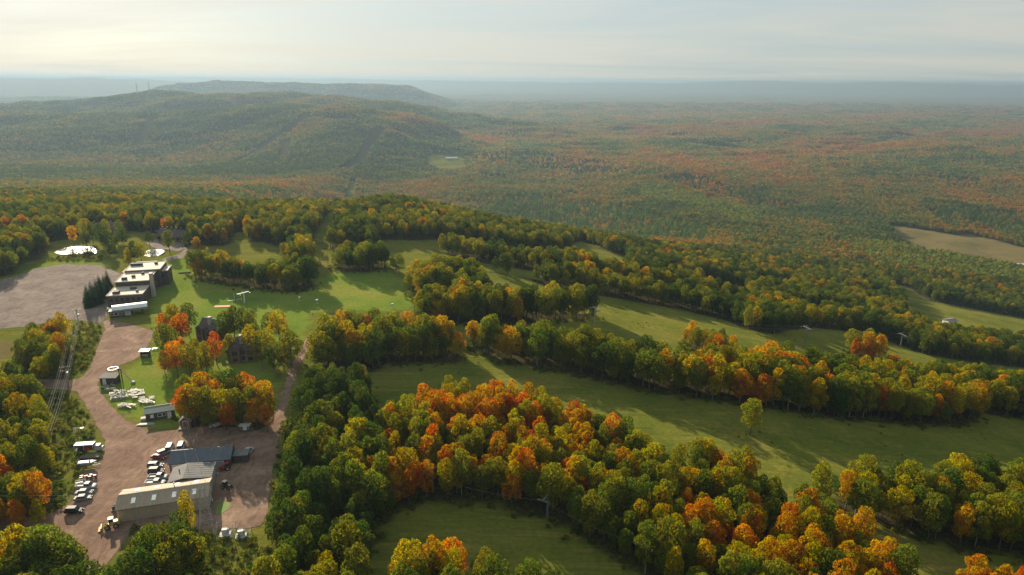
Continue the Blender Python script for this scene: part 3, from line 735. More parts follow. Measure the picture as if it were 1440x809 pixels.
for i in range(3):
    r = random.Random(i); parts = MB()
    for k in range(7):
        mb, L = crown_shape(400 + i * 9 + k, 12 * r.uniform(.8, 1.15), 5.5, .0, 3, 8, 5.5, 'round')
        a = k * 2.4; q = 11 * math.sqrt(k / 7); dx, dy = q * math.cos(a), q * math.sin(a)
        parts.add([(v[0] + dx, v[1] + dy, v[2]) for v in mb.v], mb.f)
    CLUMP.append(joined('ridge_canopy', [parts], [M_LEAF]))
SPRUCE = [spruce_shape(60 + i, 13, 2.5, 15, .6) for i in range(3)]
SPRUCE_CROWN = []
for s in SPRUCE:
    me = bpy.data.meshes.new('crown'); me.from_pydata(s.v, [], s.f); me.materials.append(M_NEEDLE); SPRUCE_CROWN.append(me)
SPRUCE_TRUNK = MB().bar((0, 0, -.3), (0, 0, 11), .2, 6, .04).mesh('trunk', M_BARK)
BUSH = []
for i in range(3):
    mb, L = crown_shape(500 + i, 2.0, 1.25, -.1, 6, 22, .5, 'round'); BUSH.append(joined('bush', [mb], [M_LEAF]))

# colours of single leaves, from summer green to red
DEEP, MID, OLIVE, YELLOW, GOLD, ORANGE, RED = (.058, .084, .020), (.100, .128, .024), (.168, .172, .030), (.255, .220, .026), (.360, .215, .026), (.420, .168, .024), (.370, .110, .026)
NEEDLES = (.030, .055, .022)
STEPS = [(-9, DEEP, 'deep green'), (.26, MID, 'mid green'), (.44, OLIVE, 'yellowish green'), (.57, YELLOW, 'yellow'), (.66, GOLD, 'golden'), (.76, ORANGE, 'orange'), (.90, RED, 'red')]

def colour_for(u, rng):
    """leaf colour and its name for a turning value u (0 summer green .. 1 red)"""
    k = max(i for i, s in enumerate(STEPS) if u >= s[0])
    c = np.array(STEPS[k][1])
    if k + 1 < len(STEPS) and k > 0:
        t = (u - STEPS[k][0]) / (STEPS[k + 1][0] - STEPS[k][0]); c = c * (1 - .45 * t) + np.array(STEPS[k + 1][1]) * .45 * t
    return c * rng.uniform(.82, 1.2), STEPS[k][2], k

def instance_cloud(name, pts, size, proto, rot, tint, meshes, kind='stuff'):
    """ONE object: a point cloud with a tree set on every point"""
    me = bpy.data.meshes.new(name); n = len(pts)
    me.vertices.add(n); me.vertices.foreach_set('co', np.asarray(pts, np.float32).ravel())
    def put(nm, typ, key, v):
        a = me.attributes.new(nm, typ, 'POINT'); a.data.foreach_set(key, np.ascontiguousarray(v).ravel())
    put('proto', 'INT', 'value', np.asarray(proto, np.int32)); put('size', 'FLOAT_VECTOR', 'vector', np.asarray(size, np.float32))
    r3 = np.zeros((n, 3), np.float32); r3[:, 2] = rot; put('turn', 'FLOAT_VECTOR', 'vector', r3)
    t4 = np.ones((n, 4), np.float32); t4[:, :3] = tint; put('tint', 'FLOAT_COLOR', 'color', t4)
    coll = bpy.data.collections.new(name + '_kinds')
    for k, m in enumerate(meshes):
        coll.objects.link(bpy.data.objects.new('%s_kind_%02d' % (name, k), m))
    ob = link(name, me)
    ng = bpy.data.node_groups.new(name, 'GeometryNodeTree')
    ng.interface.new_socket('Geometry', in_out='INPUT', socket_type='NodeSocketGeometry'); ng.interface.new_socket('Geometry', in_out='OUTPUT', socket_type='NodeSocketGeometry')
    N, L = ng.nodes, ng.links
    gi, go = N.new('NodeGroupInput'), N.new('NodeGroupOutput')
    ci = N.new('GeometryNodeCollectionInfo'); ci.inputs['Collection'].default_value = coll; ci.inputs['Separate Children'].default_value = True; ci.inputs['Reset Children'].default_value = True
    ip = N.new('GeometryNodeInstanceOnPoints'); ip.inputs['Pick Instance'].default_value = True
    def named(nm, typ):
        a = N.new('GeometryNodeInputNamedAttribute'); a.data_type = typ; a.inputs['Name'].default_value = nm; return a.outputs[0]
    L.new(gi.outputs[0], ip.inputs['Points']); L.new(ci.outputs[0], ip.inputs['Instance'])
    L.new(named('proto', 'INT'), ip.inputs['Instance Index']); L.new(named('size', 'FLOAT_VECTOR'), ip.inputs['Scale'])
    er = N.new('FunctionNodeEulerToRotation'); L.new(named('turn', 'FLOAT_VECTOR'), er.inputs[0]); L.new(er.outputs[0], ip.inputs['Rotation'])
    L.new(ip.outputs[0], go.inputs[0])
    md = ob.modifiers.new('trees', 'NODES'); md.node_group = ng
    return tag(ob, kind=kind)

def jitter_grid(x0, x1, y0, y1, s, seed, amount=.42):
    r = np.random.RandomState(seed)
    X, Y = np.meshgrid(np.arange(x0, x1, s), np.arange(y0, y1, s * .9)); X = X + (np.arange(X.shape[0]) % 2)[:, None] * s * .5
    X = X.ravel() + r.uniform(-amount, amount, X.size) * s; Y = Y.ravel() + r.uniform(-amount, amount, Y.size) * s
    return X, Y

def in_view(x, y, margin=1.18):
    return (np.abs(x) < (y * .79 + 30) * margin)

# how far each wood has turned
TURN = {'track': .30, 'main': .59, 'side': .49, 'bottom': .37, 'corner': .80, 'tower': .52, 'belt': .50, 'knoll': .44, 'row': .40, 'block': .34, 'round': .68, 'screen': .36,
        'nook': .48, 'west_upper': .42, 'west': .40, 'road_end': .44, 'cluster': .56, 'foot': .45, 'chalet': .52, 'pond': .34, 'lone': .50, 'path': .40, 'meadow': .40, 'bank': .5, 'barn': .5, 'forest': .36, 'hotel': .28}
WHERE = {'track': 'in the wood along the dirt track', 'main': 'in the large autumn wood', 'side': 'in the wood across the dark gap',
         'bottom': 'in the copse on the shaded slope', 'corner': 'in the copse below the dark gap', 'tower': 'in the wood before the lift tower',
         'belt': 'in the long belt above the run', 'knoll': 'on the rounded wooded knoll', 'row': 'in the straight row behind lift towers',
         'block': 'in the square wood by the corridor', 'round': 'in the round clump behind the hut', 'screen': 'in the wood edging the lodge lawn',
         'nook': 'in the small wood by the corridor', 'west_upper': 'in the thicket by the car park', 'west': 'in the wood beyond the power poles',
         'road_end': 'among trees below the long barn', 'cluster': 'in the cluster on the grassy run', 'foot': 'in the copse by the lowest tower',
         'chalet': 'among trees around the brown chalets', 'hotel': 'beside the dark hotel wings', 'pond': 'between the ponds behind the lodge', 'lone': 'standing alone on the wide ski run', 'path': 'beside the mown corridor path',
         'meadow': 'at the meadow edge by the track', 'bank': 'on the bank past the car park', 'barn': 'in front of the long barn', 'forest': 'in the forest edging the hilltop'}

rng = np.random.RandomState(3)
trees = []                                         # x, y, stand
for k, p in WOODS.items():
    q = np.array(p); s = {'belt': 4.5, 'main': 3.9, 'track': 4.3, 'side': 4.0, 'row': 4.4, 'tower': 4.5, 'bottom': 4.0, 'corner': 4.0, 'west': 4.3}.get(k, 4.7)
    x, y = jitter_grid(q[:, 0].min(), q[:, 0].max(), q[:, 1].min(), q[:, 1].max(), s, len(k) + int(abs(q[0, 0])))
    ok = inside(p, x, y) & in_view(x, y)
    trees += [(a, b, k) for a, b in zip(x[ok], y[ok])]
for k, v in SINGLES.items(): trees += [(a, b, k) for a, b in v]
# the forest that begins at the edges of the open hilltop
x, y = jitter_grid(-700, 820, 120, 900, 5.6, 77)
ok = is_forest(x, y) & in_view(x, y, 1.12)
for p in GRAVEL.values(): ok &= ~inside(p, x, y)
trees += [(a, b, 'forest') for a, b in zip(x[ok], y[ok])]

records = []
for a, b, k in trees:
    z = hz(a, b)
    u = TURN[k] + .17 * float(waves(a, b, 34, 2)) * .6 + .10 * float(waves(a, b, 90, 9)) + rng.normal() * .15
    if k == 'main': u += .07 * float(smooth(150, 185, b)) - .18 * float(smooth(-10, -45, a)) + .05 * float(smooth(45, 90, a))
    if k == 'lone': u = .50
    if k == 'barn': u = (.62, .15, .3)[sum(1 for q in records if q['k'] == 'barn')]
    if k == 'forest': u = .37 + (u - TURN[k]) * .95
    col, word, cls = colour_for(u, rng)
    if k == 'forest': col = col * np.array((.90, .90, 1.0))
    sc = rng.uniform(.56, .98) * (1.0 if k not in ('track', 'round') else 1.08)
    if k in ('pond', 'chalet', 'hotel'): sc *= 1.12
    if k == 'meadow': sc *= .55
    if k == 'cluster': sc *= .8
    if k == 'lone': sc = .86
    if k == 'road_end': sc *= 1.18
    if k in ('belt', 'row', 'knoll', 'block', 'tower', 'screen', 'nook', 'foot'): sc *= 1.14
    if k == 'forest': sc *= 1.05
    if k in ('main', 'side', 'bottom', 'corner', 'track', 'west', 'west_upper'): sc *= .98
    if k == 'barn': sc = .9
    wid = sc * rng.uniform(.76, 1.0) * (.62 if k == 'barn' else .88 if k in ('main', 'side', 'bottom', 'corner', 'track', 'west', 'west_upper') else 1.0)
    kind = rng.randint(0, len(KINDS_))
    dep = b * math.cos(PITCH) + (CAM_Z - z) * math.sin(PITCH)
    u_ = a / dep * LENS_F; v_ = -((b * math.sin(PITCH)) + (z + 8 - CAM_Z) * math.cos(PITCH)) / dep * LENS_F
    vis = abs(u_) < 730 and v_ < 425
    records.append(dict(x=a, y=b, z=z, k=k, c=col, w=word, cls=cls, s=sc, wd=wid, p=kind, r=rng.uniform(0, 6.28), size=sc / dep if vis else 0))

chosen = set()
order = sorted(range(len(records)), key=lambda i: -records[i]['size'])
green = [i for i in order if records[i]['cls'] <= 2 and records[i]['size'] > 0]
autumn = [i for i in order if records[i]['cls'] > 2 and records[i]['size'] > 0]
chosen = set(green[:300]) | set(autumn[:270])
for i, t in enumerate(records):
    if t['k'] in ('lone', 'barn', 'meadow') : chosen.add(i)

def size_word(t):
    if t['s'] > .92: return 'tall '
    if t['s'] < .66: return 'small '
    if t['wd'] / t['s'] > .94: return 'broad '
    if t['wd'] / t['s'] < .72: return 'slim '
    return ''
xy_ = np.array([(t['x'], t['y']) for t in records])
for i in sorted(chosen):
    t = records[i]; auto = t['cls'] > 2
    d_ = np.hypot(xy_[:, 0] - t['x'], xy_[:, 1] - t['y']); d_[i] = 1e9; j = int(d_.argmin())
    near = ' beside a %s one' % records[j]['w'] if d_[j] < 7 and t['k'] != 'lone' else ''
    lab = ('%s%s tree%s %s' % (size_word(t), t['w'], near, WHERE[t['k']])).strip()
    o = thing('maple_tree' if auto else 'broadleaf_tree', lab, 'tree', (t['x'], t['y'], t['z']), t['r'], 'trees ' + WHERE[t['k']])
    o.scale = (t['wd'], t['wd'], t['s'])
    cr_ = link('crown', CROWN[t['p']], o); cr_['tint'] = [float(v) for v in t['c']] + [1.0]
    link('trunk', TRUNK[t['p']], o)
rest = [t for i, t in enumerate(records) if i not in chosen]
instance_cloud('woodland', [(t['x'], t['y'], t['z']) for t in rest], [(t['wd'], t['wd'], t['s']) for t in rest], [t['p'] for t in rest], [t['r'] for t in rest], [t['c'] for t in rest], NEAR)

for j, (a, b) in enumerate(SPRUCES):
    o = thing('spruce_tree', 'dark spruce in the narrow row dividing car park from lodge', 'tree', (a, b, hz(a, b)), j * 1.3, 'spruces between car park and lodge')
    s = .66 + .16 * ((j * 37) % 5) / 4; o.scale = (s * 1.45, s * 1.45, s)
    cr_ = link('crown', SPRUCE_CROWN[j % 3], o); cr_['tint'] = [*NEEDLES, 1.0]
    link('trunk', SPRUCE_TRUNK, o)

# ---------------- the forest beyond
def forest_colours(x, y, seed):
    r = np.random.RandomState(seed); n = len(x)
    dist = np.hypot(x, y)
    right = smooth(-.12, .25, x / np.maximum(y, 1)) * smooth(900, 2600, dist)
    left = smooth(-.05, -.25, x / np.maximum(y, 1)) * smooth(900, 3200, dist)
    u = .42 + .15 * right - .10 * left + .10 * waves(x, y, 60, 2) + .12 * waves(x, y, 300, 9) + .13 * waves(x, y, 1100, 20) + r.normal(size=n) * .13
    cols = np.array([(.046, .062, .022), (.070, .084, .024), (.105, .100, .028), (.130, .098, .028), (.165, .090, .027), (.165, .075, .028), (.140, .060, .028)])
    edges = np.array([.30, .44, .55, .64, .76, .92]); idx = np.digitize(u, edges)
    c = (1.75 - .35 * left)[:, None] * cols[idx] * r.uniform(.75, 1.25, n)[:, None]
    con = (waves(x, y, 420, 27) > 1.35) & (r.uniform(size=n) < .75)
    c[con] = np.array((.050, .082, .036)) * r.uniform(.8, 1.2, con.sum())[:, None]
    for k, p in enumerate(PINES):
        ins = inside(p, x, y); pr = (.86, .8, .7, .9)[k]
        hit = ins & (r.uniform(size=n) < pr); con |= hit
        c[hit] = 1.7 * np.array([(.085, .135, .036), (.054, .092, .026), (.030, .054, .026), (.026, .042, .028)][k]) * r.uniform(.8, 1.2, hit.sum())[:, None]
    for p in BIRCH:
        hit = inside(p, x, y) & (r.uniform(size=n) < .75)
        c[hit] = 1.6 * np.array((.105, .122, .030)) * r.uniform(.7, 1.3, hit.sum())[:, None]
    return c, con

def far_wood(name, y0, y1, s, seed, meshes, conifers, extra, sizes, fade_in=None, fade_out=None, gain=1.0):
    w = y1 * .79 * 1.15 + 60
    x, y = jitter_grid(-w, w, y0, y1, s, seed)
    ok = in_view(x, y, 1.10) & is_forest(x, y)
    if extra is not None: ok &= extra(x, y)
    roll_ = np.random.RandomState(seed + 5).uniform(size=len(x))
    if fade_in: ok &= roll_ < smooth(*fade_in, y)
    if fade_out: ok &= roll_ > smooth(*fade_out, y)
    x, y = x[ok], y[ok]; z = height(x, y); n = len(x); r = np.random.RandomState(seed + 1)
    c, con = forest_colours(x, y, seed + 2); c = c * gain
    nb = len(meshes) - conifers
    proto = r.randint(0, nb, n)
    if conifers: proto = np.where(con, nb + r.randint(0, conifers, n), proto)
    sc = r.uniform(*sizes, n); wd = sc * r.uniform(.85, 1.2, n)
    return instance_cloud(name, np.stack([x, y, z - .3], 1), np.stack([wd, wd, sc], 1), proto, r.uniform(0, 6.28, n), c, meshes)
not_near = lambda x, y: ~((x > -700) & (x < 820) & (y < 900))
far_wood('valley_forest', 120, 2800, 6.8, 21, MIDT, 2, not_near, (.62, .92), None, (1700, 2800))
far_wood('hill_forest', 1700, 5400, 9.4, 22, FART, 1, None, (.62, 1.0), (1700, 2800), (4500, 5400), 1.2)
far_wood('plain_forest', 4500, 10500, 24, 23, CLUMP, 0, None, (.75, 1.1), (4500, 5400), (7600, 10500), 1.15)

# ---------------- low brush
px_, py_ = [], []
for k, p in enumerate(BRUSH):
    q = np.array(p); x, y = jitter_grid(q[:, 0].min(), q[:, 0].max(), q[:, 1].min(), q[:, 1].max(), 1.7, 60 + k, .6)
    ok = inside(p, x, y)
    for g_ in GRAVEL.values(): ok &= ~inside(g_, x, y)
    ok &= np.random.RandomState(k).uniform(size=len(x)) < (.72 if k != 3 else .85)
    px_ += list(x[ok]); py_ += list(y[ok])
# saplings and weeds along the edges of the woods, tussocks scattered over the runs
er = np.random.RandomState(15)
for k, p in WOODS.items():
    for (x1, y1), (x2, y2) in zip(p, p[1:] + p[:1]):
        n = int(math.hypot(x2 - x1, y2 - y1) / .9); t_ = er.uniform(size=n)
        px_ += list(x1 + (x2 - x1) * t_ + er.normal(size=n) * 1.9); py_ += list(y1 + (y2 - y1) * t_ + er.normal(size=n) * 1.9)
sx, sy = er.uniform(-150, 330, 5200), er.uniform(100, 470, 5200)
ok = inside(OPENINGS['top'], sx, sy) & (waves(sx, sy, 45, 14) > .55)
for g_ in list(LAWN) + list(GRAVEL.values()): ok &= ~inside(g_, sx, sy)
n_edge = len(px_); px_ += list(sx[ok]); py_ += list(sy[ok])
px_, py_ = np.array(px_), np.array(py_); nb_ = len(px_)
ok = np.ones(nb_, bool)
for g_ in GRAVEL.values(): ok &= ~inside(g_, px_, py_)
n_edge = int(ok[:n_edge].sum()); px_, py_ = px_[ok], py_[ok]; nb_ = len(px_)
r_ = np.random.RandomState(8)
tone = np.clip(.5 + .3 * waves(px_, py_, 14, 3) + r_.normal(size=nb_) * .3, 0, 1)[:, None]
bt = 1.3 * (1 - tone) * np.array((.062, .088, .020)) + tone * np.array((.150, .145, .040))
bs = r_.uniform(.28, .85, nb_); bs[n_edge:] *= .45
instance_cloud('undergrowth', np.stack([px_, py_, height(px_, py_) - .1], 1), np.stack([bs, bs, bs * r_.uniform(.6, 1.2, nb_)], 1), r_.randint(0, 3, nb_), r_.uniform(0, 6, nb_), bt, BUSH)

# ------------------------------------------------------------------ materials of built things
M_TANROOF = nmat('tan_sheet_roof', (.29, .22, .155), (.36, .28, .20), .9, .7, .0, stretch=(3, .4, 1), spec=.08)
M_TANWALL = nmat('tan_sheet_wall', (.36, .29, .21), (.44, .36, .27), 1.2, .6)
M_SKYLIGHT = mat('skylight_sheet', (.80, .80, .76), .35)
M_GREYROOF = nmat('grey_membrane', (.13, .125, .12), (.18, .17, .165), .6, .8, spec=.06)
M_BLUEROOF = nmat('slate_blue_roof', (.095, .105, .120), (.13, .14, .155), .8, .6, .0, spec=.12)
M_GREENROOF = nmat('green_grey_roof', (.13, .165, .155), (.17, .205, .195), .8, .7, spec=.08)
M_WHITEROOF = nmat('white_roof', (.66, .66, .65), (.56, .56, .55), .7, .55)
M_LODGEROOF = nmat('tan_membrane', (.42, .345, .265), (.50, .42, .335), .35, .8, spec=.08)
M_DARKWALL = nmat('dark_wood_wall', (.060, .050, .045), (.10, .082, .07), 1.5, .85)
M_BROWNWALL = nmat('brown_wood_wall', (.14, .085, .065), (.20, .125, .095), 1.5, .85)
M_BROWNROOF = nmat('brown_shingles', (.080, .062, .062), (.125, .098, .095), 1.5, .85, bump=.4)
M_REDROOF = nmat('dull_red_roof', (.085, .058, .060), (.12, .082, .08), 1.0, .85)
M_GREYWALL = nmat('grey_wall', (.26, .25, .24), (.34, .33, .31), 1.2, .8)
M_STONE = nmat('stone', (.33, .27, .23), (.48, .40, .34), 2.2, .9, bump=.6)
M_STEEL = nmat('galvanised_steel', (.30, .31, .31), (.40, .41, .41), 2.0, .6, .3)
M_DARKSTEEL = nmat('dark_steel', (.05, .05, .05), (.09, .09, .09), 2.0, .8, .0, spec=.08)
M_DULL = nmat('weathered_steel', (.12, .125, .12), (.19, .195, .19), 2.0, .7, .2, spec=.1)
M_WHITE = nmat('white_paint', (.66, .66, .64), (.55, .55, .52), 2.0, .45)
M_CHAIR = nmat('pale_chair_paint', (.42, .40, .35), (.32, .30, .26), 3.0, .5)
M_WOOD = nmat('weathered_pole', (.17, .13, .09), (.26, .21, .16), 3.0, .9)
M_WIRE = mat('wire', (.35, .32, .26), .35, .7)
M_CONCRETE = nmat('concrete', (.40, .38, .35), (.50, .48, .45), 1.2, .9)
M_GLASS = mat('window_glass', (.03, .035, .04), .15, 0, .3)
M_TYRE = mat('tyre', (.02, .02, .02), .9)
M_YELLOW = nmat('machine_yellow', (.55, .36, .05), (.42, .27, .05), 2.0, .5)
M_REDPAINT = nmat('red_paint', (.42, .05, .035), (.32, .04, .03), 2.0, .45)
M_TARP = mat('clay_mat', (.55, .20, .10), .9)
M_LAMP = mat('lamp_lens', (.75, .72, .65), .2)
def paint(name, c, rough=.5): return mat(name, c, rough, .0, .07)
PAINT = {'black': paint('black_paint', (.018, .019, .022)), 'silver': paint('silver_paint', (.18, .19, .20)), 'grey': paint('grey_paint', (.20, .21, .22)), 'white': paint('white_car_paint', (.38, .38, .375)),
         'maroon': paint('maroon_paint', (.20, .025, .025)), 'dark': paint('dark_blue_paint', (.04, .05, .075))}

def rect_frame(a, b, c_):
    """corner a, corner b along the length, corner c_ across: centre, angle, length, width"""
    a, b, c_ = Vector(a), Vector(b), Vector(c_); L = (b - a); W = (c_ - a)
    ang = math.atan2(L.y, L.x); ctr = a + L / 2 + W / 2
    return ctr, ang, L.length, abs(W.x * -math.sin(ang) + W.y * math.cos(ang))

# ------------------------------------------------------------------ buildings
def hollow_box(mb, L, W, h, t=.18):
    mb.box(0, -W / 2 + t / 2, h / 2, L, t, h).box(0, W / 2 - t / 2, h / 2, L, t, h)
    mb.box(-L / 2 + t / 2, 0, h / 2, t, W - 2 * t, h).box(L / 2 - t / 2, 0, h / 2, t, W - 2 * t, h)
    return mb

def gable(root, L, W, h, ridge, wall_m, roof_m, over=.35, off=0.0, rib=0.0, axis='x', gap=0.0):
    """walls with two gable ends and a thick two-pitch roof with standing seams; the ridge runs along x"""
    ry = off * W
    w = MB(); hollow_box(w, L, W, h)
    for sx in (-1, 1):
        x0, x1 = sx * L / 2, sx * (L / 2 - .18)
        w.add([(x0, -W / 2, h), (x0, W / 2, h), (x0, ry, ridge - .05), (x1, -W / 2, h), (x1, W / 2, h), (x1, ry, ridge - .05)], [(0, 1, 2), (5, 4, 3), (0, 3, 4, 1), (1, 4, 5, 2), (2, 5, 3, 0)])
    w.build('wall', wall_m, root)
    LL = L / 2 + over; slopes = []
    for sy in (-1, 1):
        ye = sy * (W / 2 + over); run = abs(ye - ry); drop = (ridge - h) / abs(sy * W / 2 - ry) * run
        ze = ridge - drop; r = MB(); t = .14
        r.add([(-LL, ry, ridge), (LL, ry, ridge), (LL, ye, ze), (-LL, ye, ze), (-LL, ry, ridge + t), (LL, ry, ridge + t), (LL, ye, ze + t), (-LL, ye, ze + t)],
              [(0, 1, 2, 3), (7, 6, 5, 4), (0, 4, 5, 1), (1, 5, 6, 2), (2, 6, 7, 3), (3, 7, 4, 0)])
        if rib:
            n = int(2 * LL / rib)
            for i in range(n + 1):
                x = -LL + .03 + (2 * LL - .06) * i / n
                r.add([(x - .03, ry, ridge + t), (x + .03, ry, ridge + t), (x + .03, ye, ze + t), (x - .03, ye, ze + t), (x - .03, ry, ridge + t + .05), (x + .03, ry, ridge + t + .05), (x + .03, ye, ze + t + .05), (x - .03, ye, ze + t + .05)],
                      [(7, 6, 5, 4), (0, 4, 5, 1), (1, 5, 6, 2), (2, 6, 7, 3), (3, 7, 4, 0)])
        slopes.append((r.build('roof_slope', roof_m, root), ye, ze, ry, t))
    MB().box(0, ry, ridge + .15, 2 * LL, .3, .06).build('ridge_cap', roof_m, root)
    return slopes

def opening(root, name, x, y, z, w, h, face, m, frame=M_WHITE, sub='frame'):
    """a door or window set in a wall that faces -y ('s'), +y ('n'), -x ('w') or +x ('e'), with a proud frame"""
    d = {'s': (0, -1), 'n': (0, 1), 'w': (-1, 0), 'e': (1, 0)}[face]; a = math.pi / 2 if d[0] else 0.0
    p = MB().box(x + d[0] * .03, y + d[1] * .03, z, w, .06, h, a).build(name, m, root)
    f = MB(); t = .12
    for k in (-1, 1):
        f.box(x + d[0] * .06, y + d[1] * .06, z + k * (h / 2 + t / 2), w + 2 * t, .12, t, a)
        ox, oy = (k * (w / 2 + t / 2), 0) if not d[0] else (0, k * (w / 2 + t / 2))
        f.box(x + d[0] * .06 + ox, y + d[1] * .06 + oy, z, t, .12, h, a)
    f.build(sub, frame, p)
    return p

def barn():
    ctr, a, L, W = rect_frame((-91.38, 139.08), (-72.63, 144.81), (-94.34, 146.91))
    root = thing('barn', 'long tan metal barn with eight pale skylights in its low roof', 'barn', (ctr.x, ctr.y, hz(ctr.x, ctr.y) + .02), a)
    sl = gable(root, L, W, 3.4, 4.6, M_TANWALL, M_TANROOF, .3, 0, .62)
    for ob, ye, ze, ry, t in sl:
        for k in range(4):
            x = -L / 2 + L * (.17 + .225 * k); y0, y1 = ry + (ye - ry) * .34, ry + (ye - ry) * .70
            z0, z1 = 4.6 + (ze - 4.6) * .34 + t + .055, 4.6 + (ze - 4.6) * .70 + t + .055
            MB().add([(x - .45, y0, z0), (x + .45, y0, z0), (x + .45, y1, z1), (x - .45, y1, z1), (x - .45, y0, z0 + .03), (x + .45, y0, z0 + .03), (x + .45, y1, z1 + .03), (x - .45, y1, z1 + .03)],
                     [(7, 6, 5, 4), (0, 4, 5, 1), (1, 5, 6, 2), (2, 6, 7, 3), (3, 7, 4, 0)]).build('skylight', M_SKYLIGHT, ob)
    n = int(L / .8)
    for k in range(n):
        x = -L / 2 + L * (k + .5) / n
        MB().box(x, -W / 2 - .03, 1.65, .10, .06, 3.2).build('wall_rib', M_TANWALL, root)
    opening(root, 'door', -L / 2, 0, 1.55, 4.2, 3.0, 'w', M_GREYWALL)
    opening(root, 'door', L / 2, -1.0, 1.55, 3.6, 3.0, 'e', M_GREYWALL)
    MB().bar((-L / 2 + .3, -W / 2 - .08, .1), (-L / 2 + .3, -W / 2 - .08, 3.3), .05).build('downpipe', M_WHITE, root)
    MB().bar((2, .8, 4.4), (2, .8, 5.6), .12, 8).build('flue', M_STEEL, root)
barn()

def middle_shop():
    ctr, a, L, W = rect_frame((-84.6, 150.6), (-75.2, 153.0), (-87.0, 157.2))
    root = thing('workshop', 'grey flat-topped workshop between the long barn and the dark blue roof', 'workshop', (ctr.x, ctr.y, hz(ctr.x, ctr.y) + .02), a)
    MB().box(0, 0, 1.7, L, W, 3.4).build('wall', M_GREYWALL, root)
    x0, xr, x1 = -L / 2 - .3, -L / 2 + L * .34, L / 2 + .3; y0, y1 = -W / 2 - .25, W / 2 + .25
    for a0, za, a1, zb in ((x0, 3.3, xr, 4.1), (xr, 4.1, x1, 3.5)):
        MB().add([(a0, y0, za), (a1, y0, zb), (a1, y1, zb), (a0, y1, za), (a0, y0, za + .16), (a1, y0, zb + .16), (a1, y1, zb + .16), (a0, y1, za + .16)],
                 [(3, 2, 1, 0), (4, 5, 6, 7), (0, 1, 5, 4), (1, 2, 6, 5), (2, 3, 7, 6), (3, 0, 4, 7)]).build('roof_slope', M_GREYROOF, root)
    for k in range(7):
        y = y0 + .6 + k * (y1 - y0 - 1.2) / 6
        MB().add([(xr, y - .03, 4.27), (x1, y - .03, 3.67), (x1, y + .03, 3.67), (xr, y + .03, 4.27), (xr, y - .03, 4.29), (x1, y - .03, 3.69), (x1, y + .03, 3.69), (xr, y + .03, 4.29)],
                 [(4, 5, 6, 7), (0, 1, 5, 4), (2, 3, 7, 6), (1, 2, 6, 5), (3, 0, 4, 7)]).build('roof_seam', M_GREYROOF, root)
    MB().bar((-L / 2 + 1.8, .4, 3.6), (-L / 2 + 1.8, .4, 4.6), .14, 8).build('flue', M_DARKSTEEL, root)
    opening(root, 'door', -L / 2, 0, 1.4, 3.2, 2.7, 'w', M_WHITE)
    opening(root, 'window', -L / 2, 2.6, 1.9, 1.0, .9, 'w', M_GLASS)
middle_shop()

def back_shop():
    ctr, a, L, W = rect_frame((-89.3, 160.0), (-74.6, 162.8), (-90.8, 166.6))
    root = thing('garage', 'long garage with dark slate-blue gable roof behind the grey workshop', 'garage', (ctr.x, ctr.y, hz(ctr.x, ctr.y) + .02), a)
    gable(root, L, W, 2.9, 4.3, M_DARKWALL, M_BLUEROOF, .35, .12, .5)
    for x in (-5.5, -2.2, 1.2, 4.6): opening(root, 'door', x, -W / 2, 1.25, 2.6, 2.3, 's', M_GREYWALL)
    opening(root, 'window', -L / 2, .5, 1.7, 1.2, .9, 'w', M_GLASS); opening(root, 'window', -L / 2, -1.6, 1.7, 1.2, .9, 'w', M_GLASS)
    for x in (-1.5, 2.6, 5): MB().bar((x, -.6, 3.5), (x, -.6, 4.9), .09, 8).build('vent_pipe', M_STEEL, root)
    MB().box(L / 2 + 2.2, .6, 1.1, 3.6, 3.2, 2.2).build('lean_to', M_DARKWALL, root)
    MB().box(L / 2 + 2.2, .6, 2.29, 4.0, 3.6, .14).build('lean_to_roof', M_GREYROOF, root)
back_shop()

def green_hut():
    ctr, a, L, W = rect_frame((-110.2, 188.6), (-103.2, 191.6), (-112.0, 192.3))
    root = thing('hut', 'long hut with grey-green roof and dark wood walls beside the lift chairs', 'hut', (ctr.x, ctr.y, hz(ctr.x, ctr.y) + .02), a)
    gable(root, L, W, 2.5, 3.2, M_DARKWALL, M_GREENROOF, .4, .25, .45)
    opening(root, 'window', -L / 2 + 1.7, -W / 2, 1.45, .7, .9, 's', M_LAMP); opening(root, 'door', L / 2 - 1.2, -W / 2, 1.05, .9, 1.9, 's', M_WHITE)
    opening(root, 'window', L / 2 - 2.6, -W / 2, 1.45, .8, .8, 's', M_GLASS); opening(root, 'window', 0, -W / 2, 1.45, 1.0, .8, 's', M_GLASS)
    MB().box(-L / 2 - .9, -.4, .35, 1.4, 1.6, .7).build('step', M_CONCRETE, root)
green_hut()

def small_shed():
    x, y, z = at('shed'); root = thing('shed', 'small red-fronted shed with pale grey gable roof beside the green-roofed hut', 'shed', (x, y + 2, z + .02), math.radians(100))
    gable(root, 4.6, 3.0, 2.0, 3.3, nmat('barn_red', (.17, .055, .045), (.23, .08, .06), 2, .8), nmat('pale_grey_roof', (.36, .37, .38), (.45, .46, .46), 1.2, .5), .3, 0, .5)
    opening(root, 'door', -2.3, 0, .95, 1.4, 1.8, 'w', M_BROWNWALL)
    MB().box(-3.4, 0, .22, 1.9, 3.4, .16).build('deck', M_WOOD, root)
    for k in (-1, 1): MB().box(-4.2, k * 1.5, .07, .12, .12, .14).build('deck_post', M_WOOD, root)
small_shed()

